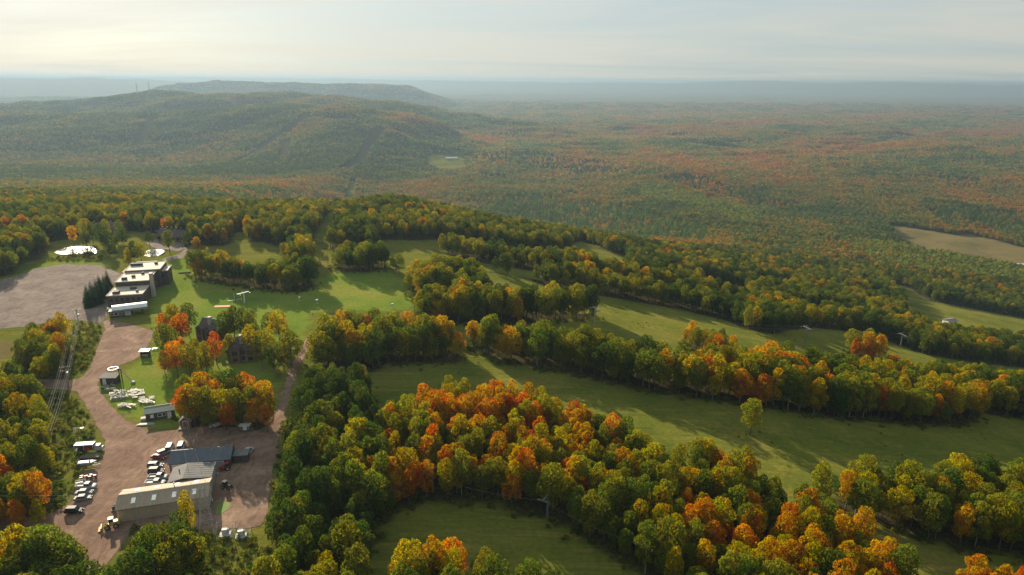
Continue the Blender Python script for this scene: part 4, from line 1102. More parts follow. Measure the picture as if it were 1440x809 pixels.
def kiosk():
    root = thing('kiosk', 'small open-fronted booth with a white roof on the gravel edge', 'booth', at('kiosk', .08, 0, 1), math.radians(6))
    MB().box(0, .9, 1.1, 3.0, .15, 2.2).box(-1.42, 0, 1.1, .15, 1.65, 2.2).box(1.42, 0, 1.1, .15, 1.65, 2.2).build('wall', M_DARKWALL, root)
    MB().add([(-1.8, -1.3, 2.2), (1.8, -1.3, 2.2), (1.8, 1.3, 2.5), (-1.8, 1.3, 2.5), (-1.8, -1.3, 2.38), (1.8, -1.3, 2.38), (1.8, 1.3, 2.68), (-1.8, 1.3, 2.68)], [(3, 2, 1, 0), (4, 5, 6, 7), (0, 1, 5, 4), (1, 2, 6, 5), (2, 3, 7, 6), (3, 0, 4, 7)]).build('roof', M_WHITEROOF, root)
    MB().box(0, -.2, .75, 2.4, .8, .12).build('counter', M_LAMP, root); MB().box(0, -.1, .35, 2.2, .5, .68).build('cabinet', M_GREYWALL, root)
kiosk()

def lodge():
    O = Vector((-181.2, 294.6)); a = math.radians(15.5)
    root = thing('lodge', 'large stepped ski lodge with flat tan roofs beside the big car park', 'lodge', (O.x, O.y, hz(O.x, O.y) + .02), a)
    tiers = [(0, 14, 0, 14.5, 5.6), (14, 17, .5, 14, 8.0), (31, 16, .8, 15.5, 8.9)]                 # y0, depth, x0, width, roof height
    def flat(x, y, w, d, h, base=0.0):
        MB().box(x + w / 2, y + d / 2, base + (h - base) / 2, w, d - .01, h - base).build('wall', M_DARKWALL if base == 0 else M_GREYWALL, root)
        MB().box(x + w / 2, y + d / 2, h + .1, w + .5, d + .3, .2).build('roof', M_LODGEROOF, root)
        p = MB()
        for k in (-1, 1):
            p.box(x + w / 2, y + d / 2 + k * (d / 2 + .03), h + .32, w + .5, .24, .24); p.box(x + w / 2 + k * (w / 2 + .13), y + d / 2, h + .32, .24, d - .2, .24)
        p.build('parapet', M_LODGEROOF, root)
    for y, d, x, w, h in tiers: flat(x, y, w, d, h)
    flat(9.5, 34, 9.5, 10.5, 7.2)
    # roof steps, plant boxes
    for x, y, w, d, h, z in [(3, 4, 2.4, 3.2, 1.1, 5.8), (9, 9, 2.6, 1.2, .9, 5.8), (11.5, 4.5, 1.0, 1.0, .8, 5.8), (6.5, 22, 1.5, 1.3, 1.0, 8.2), (3.5, 18, 2.2, 1.6, 1.2, 8.2), (9.5, 27, 1.2, 1.2, .9, 8.2), (4, 41, 5.5, 1.2, 1.2, 9.1), (12.6, 42.5, 1.4, 1.4, 1.0, 9.1)]:
        MB().box(x, y, z + h / 2, w, d, h).build('roof_unit', M_DARKSTEEL, root)
    c = MB().box(15.6, 15.5, 5.6, 1.5, 2.6, 11.2, 0, .9).build('chimney', M_STONE, root)
    MB().box(15.6, 15.5, 11.3, 1.6, 2.7, .25).build('cap', M_CONCRETE, c)
    for k in range(6): opening(root, 'window', 1.6 + 2.25 * k, 0, 3.7, 1.6, 1.7, 's', M_GLASS, M_BROWNWALL)
    for k in range(6): opening(root, 'window', 1.6 + 2.25 * k, 0, 1.4, 1.6, 1.9, 's', M_GLASS, M_BROWNWALL)
    for k in range(5): opening(root, 'window', 14.5, 2 + 2.4 * k, 3.2, 1.5, 2.2, 'e', M_GLASS, M_BROWNWALL)
    for k in range(3): opening(root, 'window', 14.5, 19.4 + 4.0 * k, 5.2, 2.0, 2.4, 'e', M_GLASS, M_BROWNWALL)
    for k in range(4): opening(root, 'window', 19.0, 35.5 + 2.3 * k, 4.6, 1.4, 1.8, 'e', M_GLASS, M_BROWNWALL)
    for k in range(3): opening(root, 'window', 11.2 + 2.6 * k if k else 16.6, 34, 5.0, 1.4, 1.6, 's', M_GLASS, M_BROWNWALL) if k == 0 else None
    MB().box(7, 48.2, 4.6, 12, 2.2, 9.2, 0, .8).build('rear_gable', M_BROWNROOF, root)
    MB().box(-1.1, 40, 3.6, 2.2, 8, 7.2, 0, .9).build('stair_tower', M_BROWNROOF, root)
    # terrace along the front
    MB().box(7.2, -1.8, .45, 14.6, 3.4, .3).build('terrace', M_WOOD, root)
    for k in range(9): MB().box(.2 + 1.75 * k, -3.4, .3, .14, .14, .6).build('terrace_post', M_WOOD, root)
    for k in range(8): MB().box(1.1 + 1.75 * k, -3.4, 1.0, 1.5, .06, .75).build('rail_panel', M_WHITE, root)
lodge()

def lift_terminal():
    ctr, a, L, W = rect_frame((-171.44, 280.97), (-159.36, 287.19), (-174.6, 286.4))
    root = thing('lift_terminal', 'long white-roofed chairlift terminal on posts in front of the lodge', 'lift terminal', (ctr.x, ctr.y, hz(ctr.x, ctr.y) + .02), a)
    n = 10; prof = [(-W / 2 + W * i / n, 3.6 + 1.25 * math.sin(math.pi * i / n) ** .8) for i in range(n + 1)] + [(W / 2, 3.3), (-W / 2, 3.3)]
    m = MB(); m.prism([(p[0], p[1]) for p in prof], -L / 2, L / 2); m.v = [(y, x, z) for x, y, z in m.v]; m.build('hood', M_WHITEROOF, root)
    MB().box(0, -W / 2 + .5, 3.0, L - .8, .2, .6).box(0, W / 2 - .5, 3.0, L - .8, .2, .6).build('rail', M_STEEL, root)
    for x in (-L / 2 + 2, 0.5, L / 2 - 2.2): MB().bar((x, 0, -.1), (x, 0, 3.3), .38, 10).build('post', M_DARKSTEEL, root)
    MB().bar((L / 2 - 2.2, 0, 2.75), (L / 2 - 2.2, 0, 2.95), 2.2, 20).build('bullwheel', M_STEEL, root)
    for k in range(4): MB().box(-L / 2 + .03 + k * L / 4 + L / 8, -W / 2 - .03, 3.45, L / 4 - .25, .05, .25).build('side_panel', M_GREYROOF, root)
lift_terminal()

def ticket_house():
    root = thing('ticket_house', 'low tan-roofed operator house in front of the lift terminal', 'house', at('lodge_small', .02), math.radians(22))
    MB().box(0, 0, 1.4, 5.2, 3.6, 2.8).build('wall', M_DARKWALL, root); MB().box(0, 0, 2.92, 5.8, 4.2, .22).build('roof', M_LODGEROOF, root)
    for x in (-1.6, 0, 1.6): opening(root, 'window', x, -1.8, 1.6, 1.1, 1.0, 's', M_GLASS)
    opening(root, 'door', 2.6, .4, 1.05, .9, 2.0, 'e', M_WHITE)
    MB().box(4.2, .6, 1.0, 2.4, 1.6, 2.0).build('cabinet', M_WHITE, root)
ticket_house()

def chalet(key, label, rz, L, W, dy):
    x, y = AT[key]; y += dy; root = thing('chalet', label, 'chalet', (x, y, hz(x, y) + .02), rz)
    gable(root, L, W, 4.6, 8.0, M_BROWNWALL, M_BROWNROOF, .6, 0, 0)
    for k in (-1, 1):
        w = MB(); hollow_box(w, 3.4, 2.4, 5.4); w.v = [(a + k * L * .24, b - W / 2 - 1.0, c_) for a, b, c_ in w.v]; w.build('bay', M_BROWNWALL, root)
        r = MB(); x0 = k * L * .24
        r.add([(x0 - 2, -W / 2 - 2.4, 5.4), (x0 + 2, -W / 2 - 2.4, 5.4), (x0, -W / 2 - 2.4, 7.0), (x0 - 2, 0, 5.4), (x0 + 2, 0, 5.4), (x0, 0, 7.0)], [(0, 1, 2), (5, 4, 3), (0, 2, 5, 3), (1, 4, 5, 2), (0, 3, 4, 1)]).build('bay_roof', M_BROWNROOF, root)
        opening(root, 'window', x0, -W / 2 - 2.2, 3.9, 1.8, 1.6, 's', M_GLASS, M_BROWNROOF); opening(root, 'window', x0, -W / 2 - 2.2, 1.5, 1.4, 1.3, 's', M_GLASS, M_BROWNROOF)
    opening(root, 'door', 0, -W / 2, 1.1, 1.2, 2.1, 's', M_DARKWALL)
    for k in (-1, 1): opening(root, 'window', L / 2, k * 1.6, 3.2, 1.3, 1.4, 'e', M_GLASS, M_BROWNROOF)
    c = MB().box(-L * .04, -W * .22, 4.9, 1.2, 1.2, 8.6).build('chimney', M_STONE, root); MB().box(-L * .04, -W * .22, 9.3, 1.4, 1.4, .25).build('cap', M_CONCRETE, c)
chalet('chalet_a', 'brown shingled chalet half hidden among the orange trees', math.radians(-22), 9.5, 6.8, 2)
chalet('chalet_b', 'brown gabled chalet with pale stone chimney behind the round clump', math.radians(14), 11, 7.5, 2)

def hotel(key, label, rz, L, n):
    x, y = AT[key]; root = thing('hotel_wing', label, 'hotel', (x, y + 4, hz(x, y + 4) + .02), rz)
    gable(root, L, 8, 3.4, 7.0, M_BROWNWALL, M_REDROOF, .5)
    for k in range(n):
        xx = -L / 2 + L * (k + .5) / n
        c = MB().box(xx, .0, 7.4, .5, .5, 1.6).build('chimney', M_REDROOF, root); MB().box(xx, 0, 8.3, .55, .55, .25).build('cap', M_CONCRETE, c)
        for zz in (1.7,): opening(root, 'window', xx, -4.0, zz, L / n * .5, 1.4, 's', M_GLASS, M_BROWNROOF)
hotel('hotel_a', 'dull red-roofed hotel wing behind the pond trees', math.radians(6), 26, 5)
hotel('hotel_b', 'long hotel wing with pale-capped chimneys above its gravel car park', math.radians(-14), 24, 7)
hotel('hotel_c', 'dark hotel wing partly hidden behind the larger pond', math.radians(10), 14, 3)

def plain_hall(name, label, cat, key, L, W, h, wall, roof, rz=0.0):
    x, y = AT[key]; root = thing(name, label, cat, (x, y, hz(x, y) + .02), rz)
    gable(root, L, W, h, h + W * .12, wall, roof, .5)
    n = max(2, int(L / 6))
    for k in range(n): opening(root, 'window', -L / 2 + L * (k + .5) / n, -W / 2, h * .55, 1.8, h * .3, 's', M_GLASS)
plain_hall('warehouse', 'long white warehouse in a clearing at the foot of the far ski hill', 'warehouse', 'far_hall', 42, 14, 6, M_WHITE, M_WHITEROOF, .05)
plain_hall('warehouse', 'white-roofed warehouse at the end of the tan field', 'warehouse', 'roof1', 22, 11, 4, M_WHITE, M_WHITEROOF, -.2)
plain_hall('warehouse', 'pale roadside building below the white-roofed warehouse', 'warehouse', 'roof2', 14, 8, 3.5, M_GREYWALL, M_WHITEROOF, -.25)
plain_hall('farmhouse', 'small white house alone on the meadow at the foot of the runs', 'house', 'house', 9, 6, 3.6, M_WHITE, M_GREYROOF, .3)
for k, (x, y) in enumerate(TOWN):
    root = thing('town_building', 'pale flat-roofed building of the hazy town beyond the ridge', 'building', (x, y, hz(x, y)), .3 * k, 'buildings of the hazy far town')
    MB().box(0, 0, 2.5, 26 + 4 * (k % 3), 14, 6).build('wall', M_GREYWALL, root); MB().box(0, 0, 5.75, 27 + 4 * (k % 3), 15, .5).build('roof', M_CONCRETE, root)

# ------------------------------------------------------------------ vehicles
_wheel = {}
def wheel(root, x, y, r=.34, w=.24):
    k = (r, w)
    if k not in _wheel:
        _wheel[k] = (MB().bar((0, -w / 2, 0), (0, w / 2, 0), r, 14).mesh('wheel', M_TYRE), MB().bar((0, -w / 2 - .012, 0), (0, w / 2 + .012, 0), r * .58, 10).mesh('rim', M_STEEL))
    o = link('wheel', _wheel[k][0], root); o.location = (x, y, r); link('rim', _wheel[k][1], o)

def car(name, label, cat, loc, rz, colour, style='sedan', group=None):
    """front towards +x"""
    root = thing(name, label, cat, loc, rz, group, .85); m = PAINT[colour]
    L, W = {'sedan': (4.7, 1.82), 'suv': (4.7, 1.9), 'pickup': (5.6, 2.0), 'van': (5.2, 2.0)}[style]
    h = {'sedan': .92, 'suv': 1.08, 'pickup': 1.12, 'van': 1.15}[style]; top = {'sedan': 1.44, 'suv': 1.74, 'pickup': 1.86, 'van': 2.1}[style]; f = L / 2
    def sect(x, z0, z1, w): return [(x, -w, z0), (x, -w * 1.03, (z0 + z1) / 2), (x, -w * .93, z1), (x, w * .93, z1), (x, w * 1.03, (z0 + z1) / 2), (x, w, z0)]
    hw = W / 2 / 1.03; z0 = .28
    if style == 'pickup': rings = [sect(-f, .42, h, hw * .97), sect(-f + .1, z0, h, hw), sect(f - 1.5, z0, h, hw), sect(f - .35, z0, h * .94, hw * .97), sect(f, .40, h * .82, hw * .9)]
    else: rings = [sect(-f, .42, h * .90, hw * .90), sect(-f + .25, z0, h, hw), sect(f - 1.35, z0, h, hw), sect(f - .35, z0, h * .86, hw * .97), sect(f, .40, h * .66, hw * .86)]
    MB().loft(rings).build('body', m, root, smooth=False)
    x0, x1, x2, x3 = {'sedan': (-1.75, -1.15, .55, 1.25), 'suv': (-2.2, -1.95, .55, 1.15), 'pickup': (-.35, -.2, 1.05, 1.6), 'van': (-2.45, -2.3, 1.2, 2.0)}[style]
    wb, wt = W / 2 * .90, W / 2 * .76
    MB().add([(x0, -wb, h), (x3, -wb, h), (x3, wb, h), (x0, wb, h), (x1, -wt, top - .05), (x2, -wt, top - .05), (x2, wt, top - .05), (x1, wt, top - .05)],
             [(3, 2, 1, 0), (4, 5, 6, 7), (0, 1, 5, 4), (1, 2, 6, 5), (2, 3, 7, 6), (3, 0, 4, 7)]).build('glazing', M_GLASS, root)
    MB().box((x1 + x2) / 2, 0, top, x2 - x1 + .12, wt * 2 + .06, .09, 0, .94).build('roof', m, root)
    p = MB(); xs = (x1 + x2) / 2
    for s_ in (-1, 1):
        for xa, xb in ((x0, x1), (xs, xs), (x3, x2)): p.bar((xa, s_ * (wb + .005), h - .02), (xb, s_ * (wt + .005), top - .04), .05, 4)
    p.build('pillar', m, root)
    if style == 'pickup':
        b = MB(); b.box(-1.55, 0, h - .12, 2.3, W * .78, .05); b.build('bed', M_DARKSTEEL, root)
        q = MB()
        for s_ in (-1, 1): q.box(-1.55, s_ * W * .43, h + .12, 2.5, .10, .26)
        q.box(-2.74, 0, h + .12, .1, W * .86, .26); q.build('bed_side', m, root)
    for sx in (-1, 1):
        for sy in (-1, 1): wheel(root, sx * L * .30, sy * (W / 2 - .13), .36 if style != 'sedan' else .33)
    for sy in (-1, 1):
        MB().box(f - .06, sy * W * .32, h * .68, .14, .36, .16).build('headlight', M_LAMP, root)
        MB().box(-f + .02, sy * W * .36, h * .78, .10, .22, .18).build('tail_light', M_REDPAINT, root)
    MB().box(f - .02, 0, .48, .16, W * .86, .16).box(-f + .02, 0, .48, .16, W * .86, .16).build('bumper', M_DARKSTEEL, root)
    return root
G = .07
R_ = math.radians
car('suv', 'black sport utility vehicle parked alone beside the road bend', 'car', at('suv', G), R_(4), 'black', 'suv')
car('sedan', 'silver car at the road-bend end of the verge row', 'car', at('car1', G), R_(12), 'silver', 'sedan', 'vehicles along the grassy verge')
car('sedan', 'grey car between the silver car and the white pickup', 'car', at('car2', G), R_(10), 'grey', 'sedan', 'vehicles along the grassy verge')
car('pickup', 'white pickup truck parked on the verge beside two cars', 'pickup', at('car3', G), R_(6), 'white', 'pickup', 'vehicles along the grassy verge')
car('sedan', 'maroon car at the corner of the slate-blue garage', 'car', at('red', G), R_(-12), 'maroon', 'sedan', 'vehicles by the workshop')
car('suv', 'silver sport utility vehicle behind the maroon car', 'car', at('silver', G), R_(50), 'silver', 'suv', 'vehicles by the workshop')
car('van', 'white van behind the slate-blue garage, next to the silver one', 'van', at('van1', G, -.6), R_(102), 'white', 'van', 'vehicles by the workshop')
car('van', 'white van behind the slate-blue garage, farther from the silver one', 'van', at('van2', G, .4), R_(104), 'white', 'van', 'vehicles by the workshop')
car('suv', 'silver car parked nose-in by the grey workshop wall', 'car', at('q1', G, -.3, .5), R_(6), 'silver', 'suv', 'vehicles by the workshop')
car('suv', 'dark blue car parked between the silver ones by the workshop', 'car', at('q2', G, 0, 0), R_(6), 'dark', 'suv', 'vehicles by the workshop')
car('pickup', 'grey pickup truck parked near the barn corner', 'pickup', at('q3', G, 0, .4), R_(5), 'grey', 'pickup', 'vehicles by the workshop')
car('pickup', 'white pickup truck parked against the long tan barn', 'pickup', at('q4', G), R_(5), 'white', 'pickup', 'vehicles by the workshop')
car('pickup', 'small white pickup truck on the grass east of the garage', 'pickup', at('utv', G), R_(80), 'white', 'pickup')
for j, k in enumerate(('hc1', 'hc2', 'hc3', 'hc4', 'hc5')):
    car('sedan', '%s car parked by the hotel wings %s' % (('white', 'silver', 'grey', 'black', 'white')[j], ('behind the lodge', 'behind the lodge', 'behind the lodge', 'behind the lodge', 'at the gravel drive')[j]), 'car', at(k, G), R_(20 * j), ('white', 'silver', 'grey', 'black', 'white')[j], 'sedan', 'cars at the hotel')

def box_truck():
    root = thing('truck', 'white truck with an open dark-sided box body on the verge', 'truck', at('truck', G), R_(8), None, .85)
    MB().box(2.6, 0, 1.25, 1.8, 2.1, 1.7, 0, .88).build('cab', PAINT['white'], root, .06); MB().box(3.72, 0, .85, .7, 1.9, .75).build('bonnet', PAINT['white'], root, .05)
    MB().box(3.42, 0, 1.72, .12, 1.7, .6).build('windscreen', M_GLASS, root)
    MB().box(-1.3, 0, .72, 5.8, 2.0, .18).build('deck', M_DARKSTEEL, root)
    MB().box(-1.3, 0, 2.65, 5.8, 2.3, .12).build('box_roof', M_WHITEROOF, root); MB().box(-1.3, 1.1, 1.7, 5.8, .08, 1.8).build('side_wall', M_GREYWALL, root)
    for x in (-4.1, -1.3, 1.5): MB().box(x, -1.1, 1.7, .1, .1, 1.8).build('stake', M_WHITE, root)
    MB().box(-.6, -.3, 1.15, 2.2, 1.0, .7).build('load', M_REDPAINT, root)
    for x in (2.7, -2.6): [wheel(root, x, s * .85, .42, .28) for s in (-1, 1)]
box_truck()

def trailer(name, label, key, L, W, m, rz, load=None, cat='trailer'):
    root = thing(name, label, cat, at(key, G), rz, None, .85)
    d = MB().box(0, 0, .62, L, W, .12)
    for k in (-1, 1): d.box(0, k * W / 2, .78, L, .06, .2)
    d.build('deck', m, root); MB().bar((L / 2, -W * .3, .6), (L / 2 + 1.2, 0, .5), .06).bar((L / 2, W * .3, .6), (L / 2 + 1.2, 0, .5), .06).build('drawbar', M_DARKSTEEL, root)
    MB().bar((L / 2 + 1.1, 0, .0), (L / 2 + 1.1, 0, .5), .05).build('jockey_leg', M_DARKSTEEL, root)
    for s in (-1, 1): wheel(root, -.4, s * (W / 2 + .16), .33, .2)
    if load:
        for k in range(load): MB().box(-.2, -W * .36 + k * W * .72 / max(1, load - 1), .82 + .02 * (k % 2), L * .8, .16, .22, .02 * (k - 1)).build('beam', M_WOOD, root)
    return root
trailer('flatbed_trailer', 'long flatbed trailer loaded with timber beams beside the white boat', 'flatbed', 5.6, 1.9, M_WOOD, R_(9), 4)
trailer('small_trailer', 'small pale utility trailer beside the red quad bikes', 'trailer', 1.9, 1.3, M_STEEL, R_(30))
trailer('hay_wagon', 'grey flat wagon on the grass east of the garage', 'wagon', 3.6, 1.9, M_STEEL, R_(-4), None, 'wagon')

def boat():
    root = thing('boat', 'white motor boat on its trailer in the verge row', 'boat', at('boat', G), R_(10), None, .85)
    def sec(x, w, zk, zg): return [(x, 0, zk), (x, -w * .8, zk + .25), (x, -w, zg), (x, w, zg), (x, w * .8, zk + .25)]
    MB().loft([sec(-2.6, .95, .75, 1.5), sec(-1, 1.05, .7, 1.52), sec(.8, 1.0, .72, 1.58), sec(2.0, .6, .9, 1.7), sec(2.9, .08, 1.3, 1.85)]).build('hull', PAINT['white'], root, smooth=False)
    MB().box(-.2, 0, 1.62, 4.2, 1.5, .12, 0, .9).build('cover', M_WHITE, root); MB().box(.9, 0, 1.85, .1, 1.2, .4).build('windscreen', M_GLASS, root)
    MB().box(-2.8, 0, 1.25, .4, .45, 1.0).build('outboard', M_DARKSTEEL, root)
    MB().box(0, -.6, .55, 5.2, .12, .14).box(0, .6, .55, 5.2, .12, .14).bar((2.6, -.6, .55), (3.9, 0, .5), .05).bar((2.6, .6, .55), (3.9, 0, .5), .05).bar((3.8, 0, 0), (3.8, 0, .5), .05).build('trailer_frame', M_STEEL, root)
    for s in (-1, 1): wheel(root, -.8, s * .98, .33, .2)
boat()

def tractor(name, label, key, rz, m, cab=True, s=1.0, cat='tractor', group=None):
    root = thing(name, label, cat, at(key, G), rz, group, s * .85)
    MB().box(.85, 0, 1.05, 1.7, .75, .65, 0, .9).build('bonnet', m, root, .05); MB().box(-.5, 0, .8, 1.3, .8, .5).build('chassis', M_DARKSTEEL, root)
    if cab:
        MB().box(-.55, 0, 1.75, 1.2, 1.15, 1.2, 0, .88).build('cab_glass', M_GLASS, root); MB().box(-.55, 0, 2.4, 1.35, 1.3, .12).build('roof', m, root)
    else:
        MB().box(-.5, 0, 1.2, .7, .6, .22).build('seat', M_DARKSTEEL, root); MB().bar((.2, -.45, 1.45), (.2, .45, 1.45), .05).bar((.2, 0, 1.0), (.2, 0, 1.45), .05).build('handlebar', M_DARKSTEEL, root)
    for k in (-1, 1): MB().box(-.75, k * .82, 1.35, 1.2, .4, .1).build('mudguard', m, root)
    for k in (-1, 1): wheel(root, -.75, k * .82, .72 if cab else .55, .42); wheel(root, 1.2, k * .72, .45, .3)
tractor('tractor', 'red tractor beside the slate-blue garage end wall', 'rtractor', R_(200), M_REDPAINT)
tractor('quad_bike', 'red quad bike on the verge nearer the small trailer', 'tractor', R_(25), M_REDPAINT, False, .72, 'quad bike', 'quad bikes on the verge')
x_, y_ = AT['tractor']; AT['tractor2'] = (x_ + 2.0, y_ + .5)
tractor('quad_bike', 'red quad bike on the verge nearer the gravel', 'tractor2', R_(10), M_REDPAINT, False, .72, 'quad bike', 'quad bikes on the verge')
tractor('utility_cart', 'dark utility cart on the grass strip beside the barn', 'cart', R_(-20), M_DARKSTEEL, True, .95, 'cart')

def loader():
    root = thing('loader', 'yellow wheel loader parked at the corner of the long barn', 'loader', at('loader', G), R_(205), None, .85)
    MB().box(-1.0, 0, 1.35, 2.2, 1.5, 1.1, 0, .9).build('engine_cover', M_YELLOW, root, .06); MB().box(.35, 0, 1.05, 1.0, 1.0, .7).build('front_frame', M_YELLOW, root)
    MB().box(-.15, 0, 2.2, 1.1, 1.2, 1.2, 0, .9).build('cab_glass', M_GLASS, root); MB().box(-.15, 0, 2.86, 1.3, 1.4, .12).build('cab_roof', M_YELLOW, root)
    for k in (-1, 1): MB().bar((.6, k * .45, 1.5), (2.3, k * .45, .7), .12, 6).build('lift_arm', M_YELLOW, root)
    MB().loft([[(2.2, y, .15), (2.2, y, 1.0), (2.45, y, 1.05), (2.5, y, .35), (3.1, y, .18), (3.1, y, .08)] for y in (-1.2, 1.2)]).build('bucket', M_YELLOW, root)
    for x in (-1.2, .9): [wheel(root, x, s * .85, .68, .45) for s in (-1, 1)]
loader()

# ------------------------------------------------------------------ lift yard
def chair_meshes():
    seat = MB().box(0, 0, .45, 2.1, .5, .07)
    for k in range(4): seat.box(-.78 + .52 * k, 0, .51, .46, .46, .05)
    back = MB()
    for k in range(5): back.box(0, .27 + .02 * k, .58 + .12 * k, 2.1, .04, .08)
    frame = MB()
    for s in (-1, 1): frame.bar((s * 1.08, -.3, 0.02), (s * 1.08, -.3, .5), .035).bar((s * 1.08, .3, .02), (s * 1.08, .36, 1.15), .035).bar((s * 1.08, -.3, .5), (s * 1.08, .3, .5), .035).bar((s * 1.08, -.3, .03), (s * 1.08, .3, .03), .035)
    hang = MB().bar((0, .36, 1.1), (0, .3, 2.0), .045).bar((0, .3, 2.0), (0, -.1, 2.25), .045).bar((-1.05, .36, 1.13), (1.05, .36, 1.13), .04)
    foot = MB().bar((-1.0, -.5, .12), (1.0, -.5, .12), .035).bar((-.6, -.28, .45), (-.6, -.5, .12), .03).bar((.6, -.28, .45), (.6, -.5, .12), .03)
    return [('seat', seat.mesh('seat', M_CHAIR)), ('backrest', back.mesh('backrest', M_CHAIR)), ('side_frame', frame.mesh('side_frame', M_CHAIR)), ('hanger', hang.mesh('hanger', M_CHAIR)), ('footrest', foot.mesh('footrest', M_CHAIR))]
CHAIR = chair_meshes()
r_ = random.Random(4)
for j, (x, y) in enumerate(CHAIRS):
    spot = 'beside the old lift drive' if j < 8 else ('in the wide cluster on the grass' if j < 33 else ('next to the green-roofed hut' if j < 41 else 'in the row along the gravel edge'))
    o = thing('lift_chair', 'pale chairlift chair standing unhung %s' % spot, 'lift chair', (x, y, hz(x, y) + .01), r_.uniform(-.5, .5) + (math.pi if r_.random() < .3 else 0), 'unhung lift chairs ' + spot, .78)
    for nm, me in CHAIR: link(nm, me, o)

def lift_drive():
    x, y, z = at('lift_house'); root = thing('lift_drive', 'old lift drive station with raised bullwheel and grey shed roof', 'lift station', (x, y + 1.6, z + .02), R_(4))
    MB().box(0, 0, 1.15, 5.2, 3.0, 2.3).build('wall', M_DARKWALL, root)
    MB().add([(-2.9, -1.9, 2.3), (2.9, -1.9, 2.3), (2.9, 1.9, 2.7), (-2.9, 1.9, 2.7), (-2.9, -1.9, 2.46), (2.9, -1.9, 2.46), (2.9, 1.9, 2.86), (-2.9, 1.9, 2.86)], [(3, 2, 1, 0), (4, 5, 6, 7), (0, 1, 5, 4), (1, 2, 6, 5), (2, 3, 7, 6), (3, 0, 4, 7)]).build('roof', M_GREYROOF, root)
    opening(root, 'door', -1.2, -1.5, 1.05, .9, 2.0, 's', M_WHITE)
    for k in (0, 1): MB().bar((3.1 + .7 * k, .3, 0), (3.1 + .7 * k, .3, 4.9), .16, 6).build('post', M_DARKSTEEL, root)
    MB().box(3.4, .3, 4.8, 1.2, .5, .4).build('head_beam', M_DARKSTEEL, root)
    w = MB().ring((1.2, .6, 4.85), 1.55, .13, 26, 6); w.build('bullwheel', M_WHITE, root)
    sp = MB()
    for k in range(6): sp.bar((1.2, .6, 4.85), (1.2 + 1.5 * math.cos(k * 1.047), .6 + 1.5 * math.sin(k * 1.047), 4.85), .04, 4)
    sp.bar((1.2, .6, 4.9), (3.2, .3, 4.9), .09).build('spoke', M_STEEL, root)
    MB().bar((3.6, .3, 4.8), (7.6, -.6, .1), .16, 6).build('brace', M_CHAIR, root)
    MB().box(7.7, -.6, .3, 1.1, .9, .6).build('footing', M_CONCRETE, root)
lift_drive()

def lift_tower(key, label, rz, h, m=M_STEEL, group=None):
    root = thing('lift_tower', label, 'lift tower', at(key, -.1), rz, group)
    MB().bar((0, 0, 0), (0, 0, h), .30, 10, .20).build('mast', m, root)
    MB().box(0, 0, h - .05, 5.2, .34, .3).build('crossarm', m, root)
    for k in (-1, 1):
        MB().box(k * 2.4, 0, h - .32, .22, 3.2, .2).build('sheave_beam', m, root)
        for q in range(4): MB().bar((k * 2.4 - .06, -1.2 + .8 * q, h - .5), (k * 2.4 + .06, -1.2 + .8 * q, h - .5), .24, 10).build('sheave', M_DARKSTEEL, root)
        MB().bar((k * 1.4, 0, h + .1), (0, 0, h + 1.2), .05).build('lifting_frame', m, root)
    for q in range(int(h / .8)): MB().box(0, -.33, .6 + .8 * q, .4, .05, .05).build('rung', m, root)
    return root
def line_angle(a, b): return math.atan2(AT[b][1] - AT[a][1], AT[b][0] - AT[a][0]) - math.pi / 2
ga, gb = 'towers of the lift above the tree belt', 'towers of the lift crossing the shaded slope'
la = line_angle('t1', 't4'); lb = line_angle('b0', 'b2')
lift_tower('t1', 'pale steel lift tower in front of the straight tree row', la, 7.0, M_STEEL, ga); lift_tower('t2', 'pale lift tower at the end of the straight tree row', la, 7.2, M_STEEL, ga)
lift_tower('t3', 'lift tower on the grassy run between two woods', la, 8.0, M_DULL, ga); lift_tower('t4', 'lowest visible lift tower beside the copse below the run', la, 8.0, M_DULL, ga)
lift_tower('b0', 'lift tower at the wood edge above the shaded slope', lb, 6.4, M_DULL, gb); lift_tower('b1', 'lift tower standing against the front of the autumn wood', lb, 6.4, M_DULL, gb)
lift_tower('b2', 'lift tower low on the shaded slope beneath the autumn wood', lb, 6.4, M_DULL, gb)
lift_tower('top_tower', 'short lift tower with wide head on the lodge lawn', .9, 5.0, M_WHITE)

def wire(name, label, a, b, sag, r=.03, group=None, cat='cable'):
    a, b = Vector(a), Vector(b); mb = MB(); n = 10; pts = []
    for i in range(n + 1):
        t = i / n; p = a.lerp(b, t); p.z -= sag * 4 * t * (1 - t); pts.append(p)
    for p, q in zip(pts, pts[1:]): mb.bar(p, q, r, 4)
    return tag(mb.build(name, M_WIRE, None), label, cat, group)
def head(key, h, rz, off):
    x, y, z = at(key, -.1); return (x + math.cos(rz) * off, y + math.sin(rz) * off, z + h)
for (a, ha), (b, hb) in zip([('t1', 7), ('t2', 7.2), ('t3', 8)], [('t2', 7.2), ('t3', 8), ('t4', 8)]):
    for k in (-1, 1): wire('haul_rope', 'steel haul rope of the lift above the tree belt', head(a, ha - .26, la, 2.4 * k), head(b, hb - .26, la, 2.4 * k), 2.0, .015, ga)
for a, b in (('b0', 'b1'), ('b1', 'b2')):
    for k in (-1, 1): wire('haul_rope', 'steel haul rope of the lift crossing the shaded slope', head(a, 6.14, lb, 2.4 * k), head(b, 6.14, lb, 2.4 * k), 1.0, .012, gb)

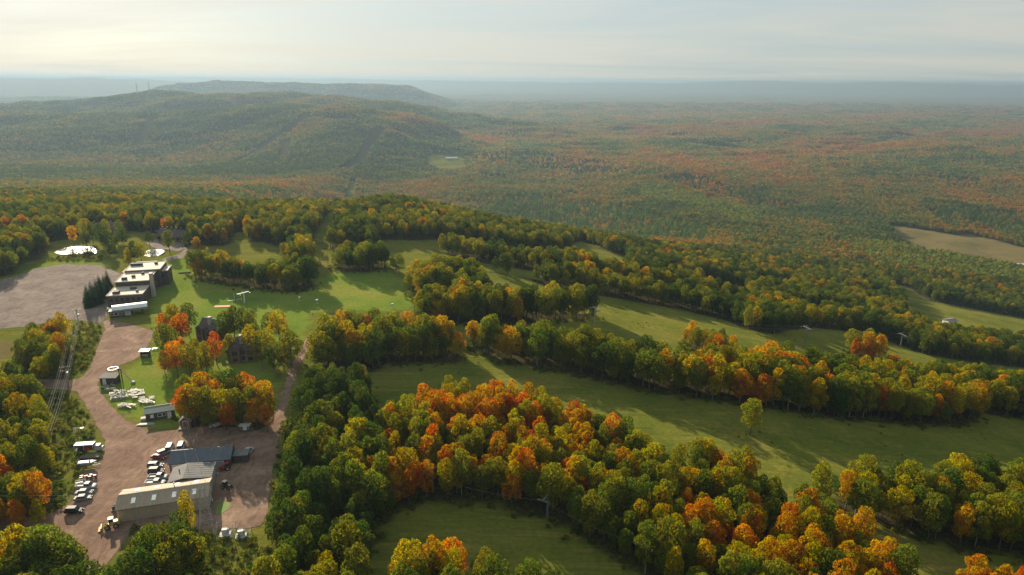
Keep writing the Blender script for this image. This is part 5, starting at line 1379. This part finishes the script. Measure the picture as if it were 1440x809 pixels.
def snow_gun(key, label, s=1.0):
    root = thing('snow_gun', label, 'snow gun', at(key, 0), .6, 'snow guns on the lodge lawn', s)
    MB().bar((0, 0, 0), (0, 0, 1.7), .10, 6).build('mast', M_WHITE, root)
    MB().bar((-.55, 0, 1.8), (.55, 0, 2.1), .42, 12, .46).build('barrel', M_WHITE, root)
    MB().bar((-.6, 0, 1.78), (-.5, 0, 1.82), .47, 12).build('grille', M_DARKSTEEL, root)
    for k in range(3): MB().bar((0, 0, .5), (.8 * math.cos(k * 2.1), .8 * math.sin(k * 2.1), .02), .05, 4).build('leg', M_STEEL, root)
for k in ('sg1', 'sg2', 'sg3'): snow_gun(k, 'white fan snow gun on the sunlit lodge lawn')

# start area on the lawn: clay mats, rails and a flag pole
mx_, my_ = AT['mat']
tag(MB().box(mx_, my_, hz(mx_, my_) + .06, 7.0, 2.4, .1, .12).build('clay_mat', M_TARP), 'orange clay-coloured mat on the lodge lawn', 'mat')
root = thing('start_gate', 'white start gate with rails on the lodge lawn', 'gate', at('start'), .2)
MB().bar((0, 0, 0), (0, 0, 3.6), .08).build('post', M_WHITE, root); MB().box(-1.6, 0, .55, 3.0, .12, .12).build('rail', M_WHITE, root); MB().box(2.0, .4, .9, 2.6, .14, .14, .4).build('rail', M_WHITE, root)
for k in (-3, -.2): MB().box(k, 0, .27, .1, .1, .54).build('rail_leg', M_WHITE, root)
for k in (1.0, 3.0): MB().box(k, .4 * k * .5, .42, .1, .1, .84).build('rail_leg', M_WHITE, root)

# ------------------------------------------------------------------ power lines
def pole(key, label, h, rz, arms=1):
    root = thing('power_pole', label, 'power pole', at(key, -.1), rz, 'poles of the cleared power line')
    MB().bar((0, 0, 0), (0, 0, h), .19, 8, .12).build('pole', M_WOOD, root)
    for k in range(arms):
        z = h - .5 - 1.3 * k; MB().box(0, .14, z, 3.2, .12, .16).build('crossarm', M_WOOD, root)
        for x in (-1.45, -.75, .75, 1.45): MB().bar((x, .14, z + .08), (x, .14, z + .32), .06, 6).build('insulator', M_WHITE, root)
    MB().bar((.42, .1, h - 3.2), (.42, .1, h - 2.3), .28, 10).build('transformer', M_STEEL, root)
    return root
prz = math.atan2(AT['pole_b'][1] - AT['pole_c'][1], AT['pole_b'][0] - AT['pole_c'][0]) + math.pi / 2
POLES = [('pole_c', 'power pole in the brush at the car park corner', 8.6), ('pole_a', 'power pole at the side road junction', 8.6), ('pole_b', 'power pole rising from the brush beside the dense wood', 8.6)]
for k, lab, h in POLES: pole(k, lab, h, prz, 2)
for (a, _, ha), (b, _, hb) in zip(POLES, POLES[1:]):
    for lvl in (.5, 1.8):
        for off in (-1.45, -.75, .75, 1.45): wire('power_line', 'power line strung along the cleared brush strip', head(a, ha - lvl + .35, prz, off), head(b, hb - lvl + .35, prz, off), .7, .022, 'power lines of the brush strip')

def pylon():
    root = thing('lattice_pylon', 'steel lattice pylon standing at the end of the long barn', 'pylon', at('pylon', -.1), .3)
    H = 11.0; base, top = 1.5, .35; leg = []
    for sx in (-1, 1):
        for sy in (-1, 1): MB().bar((sx * base, sy * base, 0), (sx * top, sy * top, H), .055, 4).build('leg', M_STEEL, root)
    n = 7
    for k in range(n):
        a, b = k / n, (k + 1) / n; wa, wb = base + (top - base) * a, base + (top - base) * b
        br = MB()
        for s in (-1, 1):
            br.bar((-wa, s * wa, H * a), (wb, s * wb, H * b), .028, 4).bar((wa, s * wa, H * a), (-wb, s * wb, H * b), .028, 4)
            br.bar((s * wa, -wa, H * a), (s * wb, wb, H * b), .028, 4).bar((s * wa, wa, H * a), (s * wb, -wb, H * b), .028, 4)
            br.bar((-wb, s * wb, H * b), (wb, s * wb, H * b), .028, 4)
        br.build('bracing', M_STEEL, root)
    for z in (H - .4, H - 3.2):
        MB().bar((-2.0, 0, z), (2.0, 0, z), .05, 4).bar((-2, 0, z), (0, 0, z + .7), .03, 4).bar((2, 0, z), (0, 0, z + .7), .03, 4).build('crossarm', M_STEEL, root)
        for x in (-1.9, 1.9): MB().bar((x, 0, z - .6), (x, 0, z), .07, 6).build('insulator', M_WHITE, root)
pylon()
px0, py0, pz0 = at('pylon', -.1)
for k, (dx, dz) in enumerate(((-1.9, 10.0), (1.9, 10.0), (-1.9, 7.2))):
    wire('power_line', 'power line running from the lattice pylon across the road', (px0 + dx * .95, py0 + dx * .3, pz0 + dz), (-172 + dx, 140 + k * 1.5, 7.5 + k * .6), 1.2, .025, 'power lines of the lattice pylon')
for k in (-1.9, 1.9):
    wire('power_line', 'power line running from the lattice pylon past the garage', (px0 + k * .95, py0 + k * .3, pz0 + 7.2), (-104 + k * .3, 196, 3.6), 1.2, .02, 'power lines of the lattice pylon')
ep = thing('power_pole', 'tall power pole among the trees beyond the road end', 'power pole', (-172, 141, hz(-172, 141) - .1), .2)
MB().bar((0, 0, 0), (0, 0, 9), .19, 8, .12).build('pole', M_WOOD, ep); MB().box(0, 0, 7.6, 4.0, .14, .16, 1.2).build('crossarm', M_WOOD, ep)

def substation(key, label, rz):
    root = thing('transformer_unit', label, 'transformer', at(key, .02), rz)
    MB().box(0, 0, .1, 2.4, 2.0, .2).build('pad', M_CONCRETE, root); MB().box(0, 0, .85, 1.2, .9, 1.3).build('tank', M_WHITE, root, .04)
    for x in (-.35, 0, .35): MB().bar((x, 0, 1.5), (x, 0, 1.95), .07, 6).build('bushing', M_WHITE, root)
    for k in range(5): MB().box(.72, -.35 + .17 * k, .85, .24, .05, 1.0).build('cooling_fin', M_STEEL, root)
    for sx in (-1, 1):
        for sy in (-1, 1): MB().bar((sx * 2.0, sy * 1.9, -.1), (sx * 2.0, sy * 1.9, 2.2), .05, 6).build('fence_post', M_STEEL, root)
    for z in (.5, 1.2, 2.0):
        f = MB()
        for s in (-1, 1): f.bar((-2, s * 1.9, z), (2, s * 1.9, z), .025, 4).bar((s * 2, -1.9, z), (s * 2, 1.9, z), .025, 4)
        f.build('fence_rail', M_STEEL, root)
substation('trafo1', 'fenced white transformer nearest the lattice pylon', .2); substation('trafo2', 'fenced white transformer beside the dirt track wood', .25)

def mast(x, y, label):
    root = thing('radio_mast', label, 'radio mast', (x, y, hz(x, y) - 1), 0, 'radio masts on the far hill'); H = 78
    for k in range(3): MB().bar((2.2 * math.cos(k * 2.094), 2.2 * math.sin(k * 2.094), 0), (1.2 * math.cos(k * 2.094), 1.2 * math.sin(k * 2.094), H), .5, 4).build('leg', M_GREYWALL, root)
    for q in range(9):
        b = MB(); z = H * (q + .5) / 9
        for k in range(3): b.bar((1.7 * math.cos(k * 2.094), 1.7 * math.sin(k * 2.094), z), (1.7 * math.cos(k * 2.094 + 2.094), 1.7 * math.sin(k * 2.094 + 2.094), z + 6), .3, 4)
        b.build('bracing', M_GREYWALL, root)
mast(-2249, 4290, 'slender radio mast on the hazy hilltop, one of a pair'); mast(-2174, 4290, 'slender radio mast on the hazy hilltop, one of a pair')

# ------------------------------------------------------------------ yard clutter
def drum_tank(name, label, key, L, r, m, rz, legs=True):
    root = thing(name, label, 'tank', at(key, .03), rz)
    MB().bar((-L / 2, 0, r + .35), (L / 2, 0, r + .35), r, 14).build('vessel', m, root)
    for k in (-1, 1): MB().box(k * L * .3, 0, .3, .15, r * 1.5, .6).build('saddle', M_DARKSTEEL, root)
drum_tank('fuel_tank', 'white round-ended tank beside the round clump, nearer the shed', 'tank1', 1.6, .55, M_WHITE, .9); drum_tank('fuel_tank', 'white round-ended tank beside the round clump, farther from the shed', 'tank2', 1.6, .55, M_WHITE, 1.0)
root = thing('container', 'pale storage box on legs at the edge of the dirt track', 'container', at('hut', .05), .05)
MB().box(0, 0, 1.2, 3.0, 1.6, 1.3).build('shell', M_GREYROOF, root); MB().box(0, 0, 1.9, 3.2, 1.8, .12).build('lid', M_WHITEROOF, root)
for k in (-1, 1):
    for q in (-1, 1): MB().box(k * 1.3, q * .65, .28, .14, .14, .56).build('leg', M_DARKSTEEL, root)
opening(root, 'door', .2, -.8, 1.2, .8, .9, 's', M_WHITE)
root = thing('pipe_stack', 'heap of pale pipes on the grass below the green-roofed hut', 'pipes', at('pipes', .02), .12)
for k in range(9): MB().bar((-2.6 + .1 * k, -.5 + .16 * k, .1 + .16 * (k % 2)), (2.6 - .2 * (k % 3), -.3 + .13 * k, .1 + .16 * (k % 2)), .09, 6).build('pipe', M_STEEL, root)
root = thing('scrap_rack', 'pale metal rack among weeds at the top of the verge', 'rack', at('gun', .02), .3)
for k in range(5): MB().bar((-1.4 + .5 * k, -.5, 0), (-1.2 + .5 * k, .4, 1.1), .07, 5).build('bar', M_WHITE, root)
MB().box(.9, 0, .9, .9, .6, .4).build('tray', M_CHAIR, root); MB().bar((-1.6, .4, 1.05), (1.4, .4, 1.05), .06, 5).build('top_rail', M_STEEL, root)
for k in (-1, 1): MB().box(.9 + k * .35, 0, .35, .1, .5, .72).build('leg', M_DARKSTEEL, root)
root = thing('log_heap', 'small heap of weathered logs above the white truck', 'logs', at('debris', .02), .4)
for k in range(6): MB().bar((-1.1, -.4 + .25 * (k % 4), .14 + .22 * (k // 4)), (1.0 - .1 * k, -.35 + .25 * (k % 4), .14 + .22 * (k // 4)), .13, 7).build('log', M_WOOD, root)
root = thing('drum_stand', 'dark fuel drums on a stand at the barn end wall', 'drums', at('drums', .06), .3)
for k in range(4): MB().bar((-.4 + .62 * (k % 2), -.6 + .65 * (k // 2), .2), (-.4 + .62 * (k % 2), -.6 + .65 * (k // 2), 1.1), .29, 12).build('drum', M_DARKSTEEL, root)
MB().box(-.1, -.27, .1, 1.5, 1.5, .18).build('pallet', M_WOOD, root)
root = thing('scrap_heap', 'pale scrap boards leaning at the workshop end wall', 'scrap', at('scrap', .05), .5)
for k in range(5): MB().box(-.6 + .35 * k, .1 * k, .45, .5, .12, .9, .4 * k).build('board', M_WHITE if k % 2 else M_STEEL, root)
root = thing('water_tote', 'white square water tote beside the red tractor', 'tote', at('white', .05, -.5, .6), .2)
MB().box(0, 0, .72, 1.1, 1.1, 1.0).build('bottle', M_WHITE, root, .08); MB().box(0, 0, .1, 1.2, 1.2, .2).build('pallet', M_WOOD, root)
for k in (-1, 1):
    for q in (-1, 1): MB().box(k * .58, q * .58, .7, .05, .05, 1.1).build('cage_bar', M_STEEL, root)
root = thing('log_pile', 'stacked timber on the lawn beside the lodge', 'logs', at('logs', .02), .3)
for k in range(7): MB().bar((-3, -.5 + .3 * (k % 4), .16 + .26 * (k // 4)), (3 - .3 * (k % 3), -.5 + .3 * (k % 4), .16 + .26 * (k // 4)), .15, 7).build('log', M_WOOD, root)
root = thing('picnic_table', 'white picnic table at the edge of the gravel beside the chalet trees', 'table', at('board', .02), .1, None, .8)
MB().box(0, 0, .74, 2.0, .8, .06).build('tabletop', M_WHITE, root)
for k in (-1, 1): MB().box(0, k * .75, .44, 2.0, .28, .05).build('bench', M_WHITE, root); MB().bar((k * .7, -.7, 0), (k * .7, .2, .74), .05, 4).bar((k * .7, .7, 0), (k * .7, -.2, .74), .05, 4).build('leg', M_WHITE, root)

# ------------------------------------------------------------------ haze
def build_haze():
    lo, hi = GROUND_LOW - 1.0, max(GROUND_HIGH, CAM_Z) + 4.0
    mb = MB().box(0, 11850, (lo + hi) / 2, 60400, 29900, hi - lo)
    m = bpy.data.materials.new('haze'); m.use_nodes = True; nt = m.node_tree
    for n in list(nt.nodes):
        if n.type == 'BSDF_PRINCIPLED': nt.nodes.remove(n)
    v = nt.nodes.new('ShaderNodeVolumePrincipled'); v.inputs['Color'].default_value = (.205, .29, .375, 1)
    v.inputs['Density'].default_value = .000092; v.inputs['Anisotropy'].default_value = .30
    out = [n for n in nt.nodes if n.type == 'OUTPUT_MATERIAL'][0]; nt.links.new(v.outputs[0], out.inputs['Volume'])
    return tag(mb.build('haze', m), kind='stuff')
build_haze()
